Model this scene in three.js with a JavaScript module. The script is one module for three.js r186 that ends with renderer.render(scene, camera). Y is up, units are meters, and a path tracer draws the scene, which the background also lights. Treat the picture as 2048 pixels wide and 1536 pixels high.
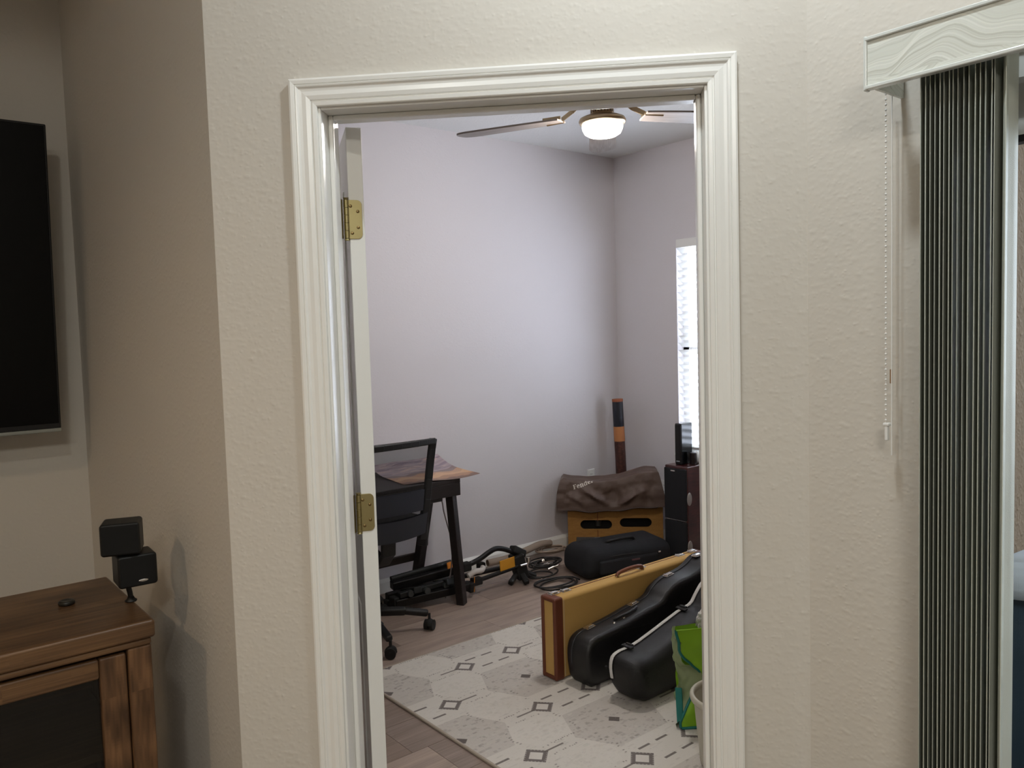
import * as THREE from 'three';
import { RoundedBoxGeometry } from 'three/addons/geometries/RoundedBoxGeometry.js';
import { mergeGeometries, mergeVertices, toCreasedNormals } from 'three/addons/utils/BufferGeometryUtils.js';
import { RectAreaLightUniformsLib } from 'three/addons/lights/RectAreaLightUniformsLib.js';
import { ImprovedNoise } from 'three/addons/math/ImprovedNoise.js';
RectAreaLightUniformsLib.init();

// ---------------------------------------------------------------- camera, sky, lights, exposure
const scene = new THREE.Scene();
const renderer = new THREE.WebGLRenderer({ antialias: true });
renderer.toneMapping = THREE.LinearToneMapping;
renderer.toneMappingExposure = 1.62;
renderer.shadowMap.enabled = true;
const FOCAL = 1600;                                   // pixels on a 2048 x 1536 frame
const camera = new THREE.PerspectiveCamera(THREE.MathUtils.radToDeg(2 * Math.atan(768 / FOCAL)), 2048 / 1536, 0.05, 60);
camera.position.set(0, 1.49, 0);
camera.rotation.order = 'YXZ';
camera.rotation.set(THREE.MathUtils.degToRad(-3.67), THREE.MathUtils.degToRad(-39.2), THREE.MathUtils.degToRad(-1.7));
scene.add(camera);
scene.background = new THREE.Color().setRGB(0.86, 0.95, 1.12);   // bright overcast sky
scene.backgroundIntensity = 5.2;
const CEIL = 2.72;
const LAMP_COOL = new THREE.Color().setRGB(0.95, 1.03, 1.07), LAMP_WARM = new THREE.Color().setRGB(1.0, 0.96, 0.87), LAMP_AMBER = new THREE.Color().setRGB(1.0, 0.71, 0.44);
const LAMP_FAN = new THREE.Color().setRGB(1.0, 0.94, 0.86);
// ceiling cans out of view, placed to light the living room walls: [x, z, candela, radius in multiples of 2 cm, colour, cone, penumbra]; FILL_PANEL is an added ceiling fill panel: [x, z, nits]
const UNSEEN_CANS = [[0.93, -0.74, 1.38, 2.5, LAMP_COOL, 86, 0.2], [-1.5, -1.3, 1.7, 3, LAMP_AMBER, 77, 0.3], [-0.30, -0.50, 1.1, 2.5, LAMP_WARM, 89, 0.06]];
const FILL_PANEL = [-0.9, 1.1, 14.5];
const UNSEEN_FLOOR_LAMP = 0.7;                               // candela of the unseen standing lamp left of the frame
const FAN_LAMP = 1.9;                                // candela of the ceiling fan's lamp

// ---------------------------------------------------------------- helpers
const V3 = (x, y, z) => new THREE.Vector3(x, y, z);
const R = THREE.MathUtils.degToRad;
let seed = 1;
function rnd() { seed |= 0; seed = seed + 0x6D2B79F5 | 0; let t = Math.imul(seed ^ seed >>> 15, 1 | seed); t = t + Math.imul(t ^ t >>> 7, 61 | t) ^ t; return ((t ^ t >>> 14) >>> 0) / 4294967296; }
const rr = (a, b) => a + (b - a) * rnd();
const perlin = new ImprovedNoise();
function srgb(r, g, b) { return new THREE.Color().setRGB(r / 255, g / 255, b / 255, THREE.SRGBColorSpace); }
function std(color, roughness = 0.7, extra = {}) { return new THREE.MeshStandardMaterial({ color, roughness, ...extra }); }
function phys(color, roughness = 0.5, extra = {}) { return new THREE.MeshPhysicalMaterial({ color, roughness, ...extra }); }
function clean(g) {
  let o = g.index ? g.toNonIndexed() : g;
  for (const k of Object.keys(o.attributes)) if (!['position', 'normal', 'uv'].includes(k)) o.deleteAttribute(k);
  if (!o.attributes.uv) o.setAttribute('uv', new THREE.BufferAttribute(new Float32Array(o.attributes.position.count * 2), 2));
  if (!o.attributes.normal) o.computeVertexNormals();
  return o;
}
function merge(list) { return list.length === 1 ? clean(list[0]) : mergeGeometries(list.map(clean)); }
function uvm(g, s = 1) {                              // uv in metres, each face along its main axis
  g = clean(g);
  const p = g.attributes.position, n = g.attributes.normal, uv = g.attributes.uv;
  for (let i = 0; i < p.count; i++) {
    const ax = Math.abs(n.getX(i)), ay = Math.abs(n.getY(i)), az = Math.abs(n.getZ(i));
    if (ay > ax && ay > az) uv.setXY(i, p.getX(i) * s, p.getZ(i) * s);
    else if (ax > az) uv.setXY(i, p.getZ(i) * s, p.getY(i) * s);
    else uv.setXY(i, p.getX(i) * s, p.getY(i) * s);
  }
  return g;
}
function rbox(w, h, d, x = 0, y = 0, z = 0, r = 0.004, seg = 2) {
  const g = new RoundedBoxGeometry(w, h, d, seg, Math.min(r, w / 2.01, h / 2.01, d / 2.01)); g.translate(x, y, z); return g;
}
function bx(x0, x1, y0, y1, z0, z1) { const g = new THREE.BoxGeometry(x1 - x0, y1 - y0, z1 - z0); g.translate((x0 + x1) / 2, (y0 + y1) / 2, (z0 + z1) / 2); return g; }
function cyl(r0, r1, h, x = 0, y = 0, z = 0, seg = 24) { const g = new THREE.CylinderGeometry(r0, r1, h, seg); g.translate(x, y, z); return g; }
function bar(a, b, w, d, r = 0.004) {                 // rounded bar from a to b
  const A = V3(...a), B = V3(...b), dir = B.clone().sub(A), L = dir.length();
  const g = new RoundedBoxGeometry(w, L, d, 2, Math.min(r, w / 2.01, d / 2.01));
  g.applyQuaternion(new THREE.Quaternion().setFromUnitVectors(V3(0, 1, 0), dir.normalize()));
  g.translate((A.x + B.x) / 2, (A.y + B.y) / 2, (A.z + B.z) / 2); return g;
}
function rod(a, b, r, r2 = r, seg = 14) {
  const A = V3(...a), B = V3(...b), dir = B.clone().sub(A), L = dir.length();
  const g = new THREE.CylinderGeometry(r2, r, L, seg);
  g.applyQuaternion(new THREE.Quaternion().setFromUnitVectors(V3(0, 1, 0), dir.normalize()));
  g.translate((A.x + B.x) / 2, (A.y + B.y) / 2, (A.z + B.z) / 2); return g;
}
function tube(pts, r, seg = 40, rad = 8, closed = false) { return new THREE.TubeGeometry(new THREE.CatmullRomCurve3(pts.map((p) => V3(...p)), closed, 'centripetal'), seg, r, rad, closed); }
function lathe(pts, seg = 40) { return new THREE.LatheGeometry(pts.map((p) => new THREE.Vector2(p[0], p[1])), seg); }
function shape(pts) { return new THREE.Shape(pts.map((p) => new THREE.Vector2(p[0], p[1]))); }
function extr(sh, depth, bevel = 0, opt = {}) { return new THREE.ExtrudeGeometry(sh, { depth, bevelEnabled: bevel > 0, bevelSize: bevel, bevelThickness: bevel, bevelSegments: 3, curveSegments: 16, ...opt }); }
function roundRect(w, h, r) {
  const s = new THREE.Shape(), x = -w / 2, y = -h / 2;
  s.moveTo(x + r, y); s.lineTo(x + w - r, y); s.absarc(x + w - r, y + r, r, -Math.PI / 2, 0); s.lineTo(x + w, y + h - r); s.absarc(x + w - r, y + h - r, r, 0, Math.PI / 2);
  s.lineTo(x + r, y + h); s.absarc(x + r, y + h - r, r, Math.PI / 2, Math.PI); s.lineTo(x, y + r); s.absarc(x + r, y + r, r, Math.PI, Math.PI * 1.5); return s;
}
function grid(nu, nv, f, closeU = false) {            // smooth sheet from f(u, v) -> [x, y, z]
  const pos = [], uv = [], idx = [];
  for (let j = 0; j <= nv; j++) for (let i = 0; i <= nu; i++) { pos.push(...f(i / nu, j / nv)); uv.push(i / nu, j / nv); }
  for (let j = 0; j < nv; j++) for (let i = 0; i < nu; i++) { const a = j * (nu + 1) + i, b = a + 1, c = a + nu + 1, d = c + 1; idx.push(a, b, d, a, d, c); }
  const g = new THREE.BufferGeometry(); g.setAttribute('position', new THREE.Float32BufferAttribute(pos, 3)); g.setAttribute('uv', new THREE.Float32BufferAttribute(uv, 2)); g.setIndex(idx); g.computeVertexNormals(); return g;
}
const used = new Map();
function numbered(n) { const k = used.get(n) ?? 0; used.set(n, k + 1); return k ? n + '_' + String(k).padStart(3, '0') : n; }
function shade(m) { m.castShadow = m.receiveShadow = true; return m; }
function part(name, geos, m, parent) { const o = shade(new THREE.Mesh(Array.isArray(geos) ? merge(geos) : clean(geos), m)); o.name = name; parent.add(o); return o; }
function thing(name, label, category, [x, y, z] = [0, 0, 0], turn = 0, group) {
  const o = new THREE.Group(); o.name = numbered(name); scene.add(o); o.position.set(x, y, z); o.rotation.y = turn;
  o.userData = { label, category }; if (group) o.userData.group = group; return o;
}
function single(name, geos, m, label, category, group) {
  const o = part(numbered(name), geos, m, scene); o.userData = { label, category }; if (group) o.userData.group = group; return o;
}
function struct(name, geos, m) { const o = part(numbered(name), geos, m, scene); o.userData = { kind: 'structure' }; return o; }
function structGroup(name, [x, y, z] = [0, 0, 0], turn = 0) { const o = new THREE.Group(); o.name = numbered(name); scene.add(o); o.position.set(x, y, z); o.rotation.y = turn; o.userData = { kind: 'structure' }; return o; }

// ---------------------------------------------------------------- textures
function canvasTex(w, h, draw, colour = true, rep = [1, 1]) {
  const c = document.createElement('canvas'); c.width = w; c.height = h; draw(c.getContext('2d'), w, h);
  const t = new THREE.CanvasTexture(c); if (colour) t.colorSpace = THREE.SRGBColorSpace;
  t.wrapS = t.wrapT = THREE.RepeatWrapping; t.repeat.set(...rep); return t;
}
function dataTex(n, f, colour, rep) {                 // f(x, y) -> [r, g, b] in 0..255
  const d = new Uint8Array(n * n * 4);
  for (let y = 0; y < n; y++) for (let x = 0; x < n; x++) { const c = f(x, y), k = (y * n + x) * 4; d[k] = c[0]; d[k + 1] = c[1]; d[k + 2] = c[2]; d[k + 3] = 255; }
  const t = new THREE.DataTexture(d, n, n); if (colour) t.colorSpace = THREE.SRGBColorSpace;
  t.wrapS = t.wrapT = THREE.RepeatWrapping; t.magFilter = THREE.LinearFilter; t.minFilter = THREE.LinearMipmapLinearFilter; t.generateMipmaps = true; t.repeat.set(...rep); t.needsUpdate = true; return t;
}
function tileNoise(n, cells, sd) {                    // tiling value noise on an n x n raster
  seed = sd; const L = new Float32Array(cells * cells).map(() => rnd()), out = new Float32Array(n * n);
  for (let y = 0; y < n; y++) for (let x = 0; x < n; x++) {
    const fx = x / n * cells, fy = y / n * cells, ix = Math.floor(fx), iy = Math.floor(fy); let u = fx - ix, v = fy - iy; u = u * u * (3 - 2 * u); v = v * v * (3 - 2 * v);
    const a = L[(iy % cells) * cells + ix % cells], b = L[(iy % cells) * cells + (ix + 1) % cells], c = L[((iy + 1) % cells) * cells + ix % cells], d = L[((iy + 1) % cells) * cells + (ix + 1) % cells];
    out[y * n + x] = (a * (1 - u) + b * u) * (1 - v) + (c * (1 - u) + d * u) * v;
  }
  return out;
}
const orangePeel = (() => {                           // sprayed wall texture: soft blobs of 3 to 9 mm
  const n = 1024, h = new Float32Array(n * n); seed = 11;
  for (let k = 0; k < 5200; k++) {
    const cx = rnd() * n, cy = rnd() * n, r = rr(3, 8.5), sx = rr(0.7, 1.9), a = rr(0.15, 0.6) * (rnd() < 0.06 ? 2.2 : 1);
    const e = Math.ceil(r * 3);
    for (let y = -e; y <= e; y++) for (let x = -e; x <= e; x++) { const q = (x * x / (sx * sx) + y * y) / (r * r); if (q < 5) h[((Math.floor(cy) + y + n) % n) * n + (Math.floor(cx) + x + n) % n] += a * Math.exp(-q); }
  }
  const lo = tileNoise(n, 24, 5), hi = tileNoise(n, 160, 6);
  return dataTex(n, (x, y) => { const v = Math.min(255, 20 + 110 * h[y * n + x] + 40 * lo[y * n + x] + 18 * hi[y * n + x]); return [v, v, v]; }, false, [1 / 0.62, 1 / 0.62]);
})();
const fineGrain = (() => { const n = 512, a = tileNoise(n, 128, 21), b = tileNoise(n, 250, 22); return dataTex(n, (x, y) => { const v = 255 * (0.5 * a[y * n + x] + 0.5 * b[y * n + x]); return [v, v, v]; }, false, [1 / 0.12, 1 / 0.12]); })();
function woodTex(n, stretch, base, dark, sd, rep, contrast = 1) {
  const a = tileNoise(n, 8, sd), b = tileNoise(n, 64, sd + 1), c = tileNoise(n, 128, sd + 2);
  return dataTex(n, (x, y) => {
    const xs = Math.floor(x / stretch) % n, i = y * n + xs, j = ((y * 2) % n) * n + xs;
    let t = 0.45 * b[i] + 0.35 * c[j] + 0.5 * a[y * n + x] - 0.2; t = Math.min(1, Math.max(0, 0.5 + (t - 0.45) * contrast));
    return [0, 1, 2].map((k) => base[k] * (1 - t) + dark[k] * t);
  }, true, rep);
}

// ---------------------------------------------------------------- materials
const M = {
  wall: std(srgb(209, 204, 195), 0.82, { bumpMap: orangePeel, bumpScale: 0.0009 }),
  wallBed: std(srgb(214, 210, 214), 0.85, { bumpMap: orangePeel, bumpScale: 0.0005 }),
  ceiling: std(srgb(226, 226, 226), 0.9, { bumpMap: orangePeel, bumpScale: 0.0012 }),
  trim: std(srgb(240, 240, 236), 0.24),
  white: std(srgb(232, 232, 230), 0.45),
  brass: std(new THREE.Color().setRGB(0.42, 0.36, 0.18), 0.4, { metalness: 1 }),
  brassDark: std(new THREE.Color().setRGB(0.28, 0.20, 0.09), 0.4, { metalness: 1 }),
  chrome: std(new THREE.Color().setRGB(0.75, 0.73, 0.70), 0.22, { metalness: 1 }),
  black: std(srgb(15, 15, 17), 0.55),
  blackSoft: std(srgb(19, 21, 26), 0.85, { bumpMap: fineGrain, bumpScale: 0.0004 }),
  blackGloss: phys(srgb(4, 5, 6), 0.35, { specularIntensity: 0.35 }),
  blackMetal: std(srgb(28, 28, 30), 0.4, { metalness: 0.4 }),
  rubber: std(srgb(22, 22, 23), 0.8),
  orange: std(srgb(215, 130, 30), 0.6),
};

// ---------------------------------------------------------------- the place: plan numbers
const S = Math.SQRT1_2;
const XA = 0.612, ZTV = -3.16, XV = 1.490, T = 0.117;   // alcove wall, television wall, sliding-door wall, wall thickness
const XE = 4.30, ZN = -4.04, ZS = -0.923;             // bedroom: window wall, back wall, near wall
const P0 = [1.062, 0, -1.302];                        // a point on the door wall, its local x runs along the wall, its local z towards the camera
const DW = (s, y, m) => [P0[0] + S * s + S * m, y, P0[2] + S * s - S * m];
const SD0 = -0.65, SD1 = 1.25, SDH = 1.945;           // sliding door opening in z and its height
const SQ = -0.636, SR = 0.605;                        // ends of the door wall
const OPL = -0.393, OPR = 0.410, OPT = 1.975;         // edges of the casing round the opening
const MIT = T * Math.tan(Math.PI / 8);
function planWall(name, pts, y0, y1, m) {             // pts [x, z] going round the plan of the wall
  const g = extr(shape(pts.map(([x, z]) => [x, -z])), y1 - y0); g.rotateX(-Math.PI / 2); g.translate(0, y0, 0);
  return struct(name, uvm(g), m);
}
const QF = DW(SQ, 0, 0), QB = DW(SQ + MIT, 0, T), RF = DW(SR, 0, 0), RB = DW(SR + MIT, 0, T);

// floors and ceilings
const XW = -4.2, ZSO = 3.2;
planWall('floor_living', [[XW, ZTV], [XA, ZTV], [QF[0], QF[2]], [RF[0], RF[2]], [XV, ZSO], [XW, ZSO]], -0.06, 0, std(srgb(120, 108, 98), 0.5));
struct('ceiling_living', uvm(bx(XW - 0.15, XV + T, CEIL, CEIL + 0.12, ZTV - 0.12, ZSO + 0.15)), M.ceiling);
struct('ceiling_bedroom', uvm(merge([bx(XV + T, XE + 0.12, CEIL, CEIL + 0.12, ZN - 0.12, ZS + 0.12), bx(XA, XV + T, CEIL, CEIL + 0.12, ZN - 0.12, ZTV - 0.12)])), M.ceiling);

// walls
planWall('wall_television', [[XW - 0.12, ZTV], [XA, ZTV], [XA, ZTV - 0.12], [XW - 0.12, ZTV - 0.12]], 0, CEIL, M.wall);
planWall('wall_alcove', [[XA, ZTV], [QF[0], QF[2]], [QB[0], QB[2]], [XA + T, ZN - 0.12], [XA, ZN - 0.12]], 0, CEIL, M.wall);
{ // the door wall with its opening, the ends mitred into its neighbours
  const sh = shape([[SQ, 0], [OPL + 0.022, 0], [OPL + 0.022, OPT - 0.022], [OPR - 0.022, OPT - 0.022], [OPR - 0.022, 0], [SR, 0], [SR, CEIL], [SQ, CEIL]].map(([x, y]) => [x + (Math.abs(x - OPL - 0.022) < 1e-6 ? -0.03 : Math.abs(x - OPR + 0.022) < 1e-6 ? 0.03 : 0), y === OPT - 0.022 ? OPT + 0.01 : y]));
  const g = extr(sh, T); g.translate(0, 0, -T);
  const p = g.attributes.position;
  for (let i = 0; i < p.count; i++) if (p.getZ(i) < -T / 2) { if (Math.abs(p.getX(i) - SQ) < 1e-4) p.setX(i, SQ + MIT); if (Math.abs(p.getX(i) - SR) < 1e-4) p.setX(i, SR + MIT); }
  g.computeVertexNormals();
  const w = struct('wall_door', uvm(g), M.wall); w.position.set(...P0); w.rotation.y = -Math.PI / 4;
}
planWall('wall_right', [[RF[0], RF[2]], [XV, SD0], [XV + T, SD0], [RB[0], RB[2]]], 0, CEIL, M.wall);
struct('wall_right', uvm(merge([bx(XV, XV + T, SDH, CEIL, SD0, SD1), bx(XV, XV + T, 0, CEIL, SD1, ZSO + 0.12)])), M.wall);
struct('wall_behind', uvm(bx(XW - 0.12, XV, 0, CEIL, ZSO, ZSO + 0.12)), M.wall);
struct('wall_left', uvm(bx(XW - 0.12, XW, 0, CEIL, ZTV, ZSO)), M.wall);
const BW = { z0: -3.487, z1: -2.25, y0: 0.64, y1: 2.08 };  // bedroom window
struct('wall_back', uvm(bx(XA + T, XE + 0.12, 0, CEIL, ZN - 0.12, ZN)), M.wallBed);
struct('wall_window', uvm(merge([bx(XE, XE + 0.12, 0, BW.y0, ZN, ZS), bx(XE, XE + 0.12, BW.y1, CEIL, ZN, ZS), bx(XE, XE + 0.12, BW.y0, BW.y1, ZN, BW.z0), bx(XE, XE + 0.12, BW.y0, BW.y1, BW.z1, ZS)])), M.wallBed);
struct('wall_near', uvm(bx(XV + T, XE + 0.12, 0, CEIL, ZS, ZS + 0.12)), std(srgb(124, 103, 78), 0.95, { bumpMap: orangePeel, bumpScale: 0.004 }));

// bedroom floor, plank by plank
{
  const f = structGroup('floor_bedroom');
  part('subfloor', bx(XA + T, XE, -0.06, -0.009, ZN, ZS), std(srgb(60, 52, 46), 0.9), f);
  const tones = [[128, 112, 102], [116, 101, 92], [136, 121, 111], [121, 107, 99], [106, 92, 84]];
  const mats = tones.map((c, i) => std(new THREE.Color(1, 1, 1), 0.42, { map: woodTex(256, 10, c.map((v) => v * 1.34), c.map((v) => v * 1.06), 40 + i * 7, [1 / 1.2, 1 / 0.22], 1.1), bumpMap: fineGrain, bumpScale: 0.0002 }));
  seed = 77; const W = 0.22, L = 1.22, geos = new Map();
  let row = 0;
  for (let z = ZN - 0.12; z < ZS; z += W, row++) {
    let x = XA + T - rr(0, L);
    for (; x < XE; x += L) {
      const a = Math.max(x, XA + T) + 0.0008, b = Math.min(x + L, XE) - 0.0008, c = Math.max(z, ZN) + 0.0007, d = Math.min(z + W, ZS) - 0.0007;
      if (b - a < 0.03) continue;
      const key = (b - a).toFixed(3) + (d - c).toFixed(3);
      if (!geos.has(key)) { const g = uvm(bx(-(b - a) / 2, (b - a) / 2, -0.009, 0, -(d - c) / 2, (d - c) / 2)); geos.set(key, g); }
      const o = part('plank', geos.get(key), mats[Math.floor(rnd() * 5)], f); o.position.set((a + b) / 2, 0, (c + d) / 2); if (rnd() < 0.5) o.rotation.y = Math.PI;
    }
  }
}
// baseboards in the bedroom
function baseboard(name, a, b, inward) {              // a, b plan points; inward = [x, z] unit
  const prof = [[0, 0], [0.013, 0], [0.013, 0.062], [0.010, 0.070], [0.006, 0.078], [0.004, 0.083], [0, 0.083]];
  const L = Math.hypot(b[0] - a[0], b[1] - a[1]), g = extr(shape(prof), L);
  const m = new THREE.Matrix4().makeBasis(V3(inward[0], 0, inward[1]), V3(0, 1, 0), V3((b[0] - a[0]) / L, 0, (b[1] - a[1]) / L)); m.setPosition(a[0], 0, a[1]);
  g.applyMatrix4(m); if (m.determinant() < 0) { const p = g.attributes; for (const k of ['position', 'normal', 'uv']) { const t = p[k], s = t.itemSize, arr = t.array; for (let i = 0; i < t.count; i += 3) for (let j = 0; j < s; j++) { const q = arr[(i + 1) * s + j]; arr[(i + 1) * s + j] = arr[(i + 2) * s + j]; arr[(i + 2) * s + j] = q; } } }
  struct(name, g, M.trim);
}
baseboard('baseboard_back', [XA + T, ZN], [XE, ZN], [0, 1]);
baseboard('baseboard_window', [XE, ZS], [XE, ZN], [-1, 0]);
baseboard('baseboard_television', [XW, ZTV], [XA, ZTV], [0, 1]);
baseboard('baseboard_alcove', [XA, ZTV + 0.013], [QF[0], QF[2]], [-1, 0]);
{ const a = DW(OPL - 0.057, 0, 0), b = DW(OPR + 0.057, 0, 0); baseboard('baseboard_door', [QF[0], QF[2]], [a[0], a[2]], [-S, S]); baseboard('baseboard_door', [b[0], b[2]], [RF[0], RF[2]], [-S, S]); }
baseboard('baseboard_right', [RF[0], RF[2]], [XV, SD0], [-1, 0]);

// ---------------------------------------------------------------- the doorway: casing, jambs, stops, open door leaf with hinges
{
  const d = structGroup('door_1', P0, -Math.PI / 4);
  // colonial casing, mitred; profile u outward from the opening, t proud of the wall
  const prof = [[0, 0], [0, 0.008], [0.002, 0.0095], [0.009, 0.0105], [0.0105, 0.0075], [0.0125, 0.0075], [0.014, 0.0105], [0.022, 0.0125], [0.031, 0.0115], [0.037, 0.0125], [0.040, 0.0155], [0.043, 0.0165], [0.0445, 0.0145], [0.046, 0.0165], [0.053, 0.0175], [0.057, 0.016], [0.057, 0]];
  const sweep = (path) => {                           // path: function (u) -> list of [s, y]
    const n = prof.length, pos = [], idx = [];
    const g = new THREE.BufferGeometry(), tri = [];
    for (let i = 0; i < n; i++) { const j = (i + 1) % n, A = path(prof[i][0]), B = path(prof[j][0]); for (let k = 0; k < A.length - 1; k++) { const a = [...A[k], prof[i][1]], b = [...A[k + 1], prof[i][1]], c = [...B[k + 1], prof[j][1]], e = [...B[k], prof[j][1]]; tri.push(a, b, c, a, c, e); } }
    for (const t of tri) pos.push(...t);
    g.setAttribute('position', new THREE.Float32BufferAttribute(pos, 3)); g.computeVertexNormals(); return g;
  };
  const flip = (g) => { const p = g.attributes.position.array; for (let i = 0; i < p.length; i += 9) for (let j = 0; j < 3; j++) { const q = p[i + 3 + j]; p[i + 3 + j] = p[i + 6 + j]; p[i + 6 + j] = q; } g.computeVertexNormals(); return g; };
  part('casing', flip(sweep((u) => [[OPL - u, 0], [OPL - u, OPT + u]])), M.trim, d);
  part('casing', flip(sweep((u) => [[OPL - u, OPT + u], [OPR + u, OPT + u]])), M.trim, d);
  part('casing', sweep((u) => [[OPR + u, 0], [OPR + u, OPT + u]]), M.trim, d);
  // the same casing on the bedroom side
  for (const side of [-1, 1]) part('casing', rbox(0.057, OPT + 0.057, 0.015, side < 0 ? OPL - 0.0285 - 0.012 : OPR + 0.0285, (OPT + 0.057) / 2, -T - 0.0075, 0.004), M.trim, d);
  part('casing', rbox(OPR - OPL, 0.057, 0.015, (OPL + OPR) / 2, OPT + 0.0285, -T - 0.0075, 0.004), M.trim, d);
  const JL = OPL + 0.005, JR = OPR - 0.005, JT = OPT - 0.005;
  part('jamb', rbox(0.018, JT + 0.018, T, JL - 0.009, (JT + 0.018) / 2, -T / 2, 0.002), M.trim, d);
  part('jamb', rbox(0.018, JT + 0.018, T, JR + 0.009, (JT + 0.018) / 2, -T / 2, 0.002), M.trim, d);
  part('jamb', rbox(JR - JL, 0.018, T, (JL + JR) / 2, JT + 0.009, -T / 2, 0.002), M.trim, d);
  const SZ = -(T - 0.037 - 0.018);                     // stop: 11 mm proud, 36 mm wide
  part('stop', rbox(0.011, JT, 0.036, JL + 0.0055, JT / 2, SZ, 0.004), M.trim, d);
  part('stop', rbox(0.011, JT, 0.036, JR - 0.0055, JT / 2, SZ, 0.004), M.trim, d);
  part('stop', rbox(JR - JL - 0.022, 0.011, 0.036, (JL + JR) / 2, JT - 0.0055, SZ, 0.004), M.trim, d);
  // strike plate on the latch jamb
  part('strike_plate', rbox(0.0016, 0.057, 0.028, JR - 0.0006, 0.95, -(T - 0.018), 0.0005), M.brass, d);
  // the leaf, swung 112 degrees into the bedroom; its hinge edge faces the doorway
  const pin = [JL + 0.0085, -(T + 0.006)], swing = R(112);
  const leaf = new THREE.Group(); leaf.name = 'leaf'; leaf.position.set(pin[0], 0, pin[1]); leaf.rotation.y = swing; d.add(leaf);
  const LWd = JR - JL - 0.006, LH = JT - 0.014;
  const slab = [rbox(LWd, LH, 0.035, LWd / 2 + 0.004, LH / 2 + 0.010, 0.006 + 0.0175, 0.002)];
  part('slab', slab, M.trim, leaf);
  for (const [py, ph] of [[0.50, 0.66], [1.42, 0.84]]) for (const px of [0.23, 0.57]) for (const sd of [-1, 1])
    part('panel', rbox(0.24, ph, 0.006, px, py, 0.0235 + sd * 0.0175, 0.003), M.trim, leaf);
  const knob = lathe([[0, 0], [0.03, 0], [0.031, 0.004], [0.014, 0.010], [0.011, 0.03], [0.024, 0.04], [0.027, 0.052], [0.02, 0.064], [0, 0.066]], 28);
  for (const sd of [-1, 1]) { const k = knob.clone(); k.rotateX(sd * Math.PI / 2); k.translate(LWd - 0.056, 0.95, 0.0235 + sd * 0.0175); part('knob', k, M.brass, leaf); }
  // hinges: rounded plate on the door edge, knuckle at the pin, second plate on the jamb
  for (const hy of [1.7585, 1.081, 0.29]) {
    const pl = new THREE.Shape(), hh = 0.0435, w = 0.034, rc = 0.011;
    pl.moveTo(0, -hh); pl.lineTo(w - rc, -hh); pl.absarc(w - rc, -hh + rc, rc, -Math.PI / 2, 0); pl.lineTo(w, hh - rc); pl.absarc(w - rc, hh - rc, rc, 0, Math.PI / 2); pl.lineTo(0, hh); pl.lineTo(0, -hh);
    const plate = extr(pl, 0.0018, 0.0004); plate.rotateY(-Math.PI / 2); plate.translate(0.0036, hy, 0.001);
    const jp = extr(pl, 0.0018, 0.0004);
    const h = part('hinge', [plate], M.brass, leaf);
    part('screw', [[0.010, 0.030], [0.026, 0.018], [0.026, -0.018], [0.012, -0.031]].map(([a, b]) => { const s = new THREE.SphereGeometry(0.0038, 12, 8); s.scale(0.4, 1, 1); s.translate(0.0014, hy + b, a); return s; }), M.brassDark, h);
    const kn = []; for (let i = 0; i < 5; i++) kn.push(cyl(0.0058, 0.0058, 0.0165, 0, hy - 0.0348 + i * 0.0174, 0, 18));
    part('knuckle', [...kn, cyl(0.0066, 0.0045, 0.004, 0, hy + 0.046, 0, 18), cyl(0.0045, 0.0066, 0.004, 0, hy - 0.046, 0, 18)], M.brass, h);
    const j2 = jp.clone(); j2.rotateY(Math.PI / 2 - 0.0); j2.translate(JL - 0.0005, hy, -(T + 0.001)); j2.translate(0, 0, 0.036);
    part('hinge_plate', jp.clone().rotateY(-Math.PI / 2).translate(JL + 0.0012, hy, -(T + 0.002)), M.brass, d);
  }
}

// ---------------------------------------------------------------- bedroom window with blinds
const M_blind = phys(srgb(240, 240, 238), 0.6, { transmission: 0.6, thickness: 0 });
{
  const w = structGroup('window_1', [XE, 0, 0]);
  const X = 0.085, zc = (BW.z0 + BW.z1) / 2, W = BW.z1 - BW.z0, H = BW.y1 - BW.y0, yc = (BW.y0 + BW.y1) / 2;
  const fr = [bx(X - 0.02, X + 0.03, BW.y0, BW.y0 + 0.045, BW.z0, BW.z1), bx(X - 0.02, X + 0.03, BW.y1 - 0.045, BW.y1, BW.z0, BW.z1), bx(X - 0.02, X + 0.03, BW.y0, BW.y1, BW.z0, BW.z0 + 0.045), bx(X - 0.02, X + 0.03, BW.y0, BW.y1, BW.z1 - 0.045, BW.z1), bx(X - 0.02, X + 0.03, yc - 0.02, yc + 0.02, BW.z0, BW.z1)];
  part('window_frame', fr, M.white, w);
  const glass = phys(new THREE.Color(1, 1, 1), 0.02, { transmission: 1, thickness: 0, ior: 1.5 });
  for (const s of [-1, 1]) part('pane', bx(X + 0.002, X + 0.006, yc + (s < 0 ? -H / 2 + 0.045 : 0.02), yc + (s < 0 ? -0.02 : H / 2 - 0.045), BW.z0 + 0.045, BW.z1 - 0.045), glass, w);
  part('window_sill', rbox(0.10, 0.02, W + 0.05, 0.025, BW.y0 - 0.010, zc, 0.006), M.trim, w);
}
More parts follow.
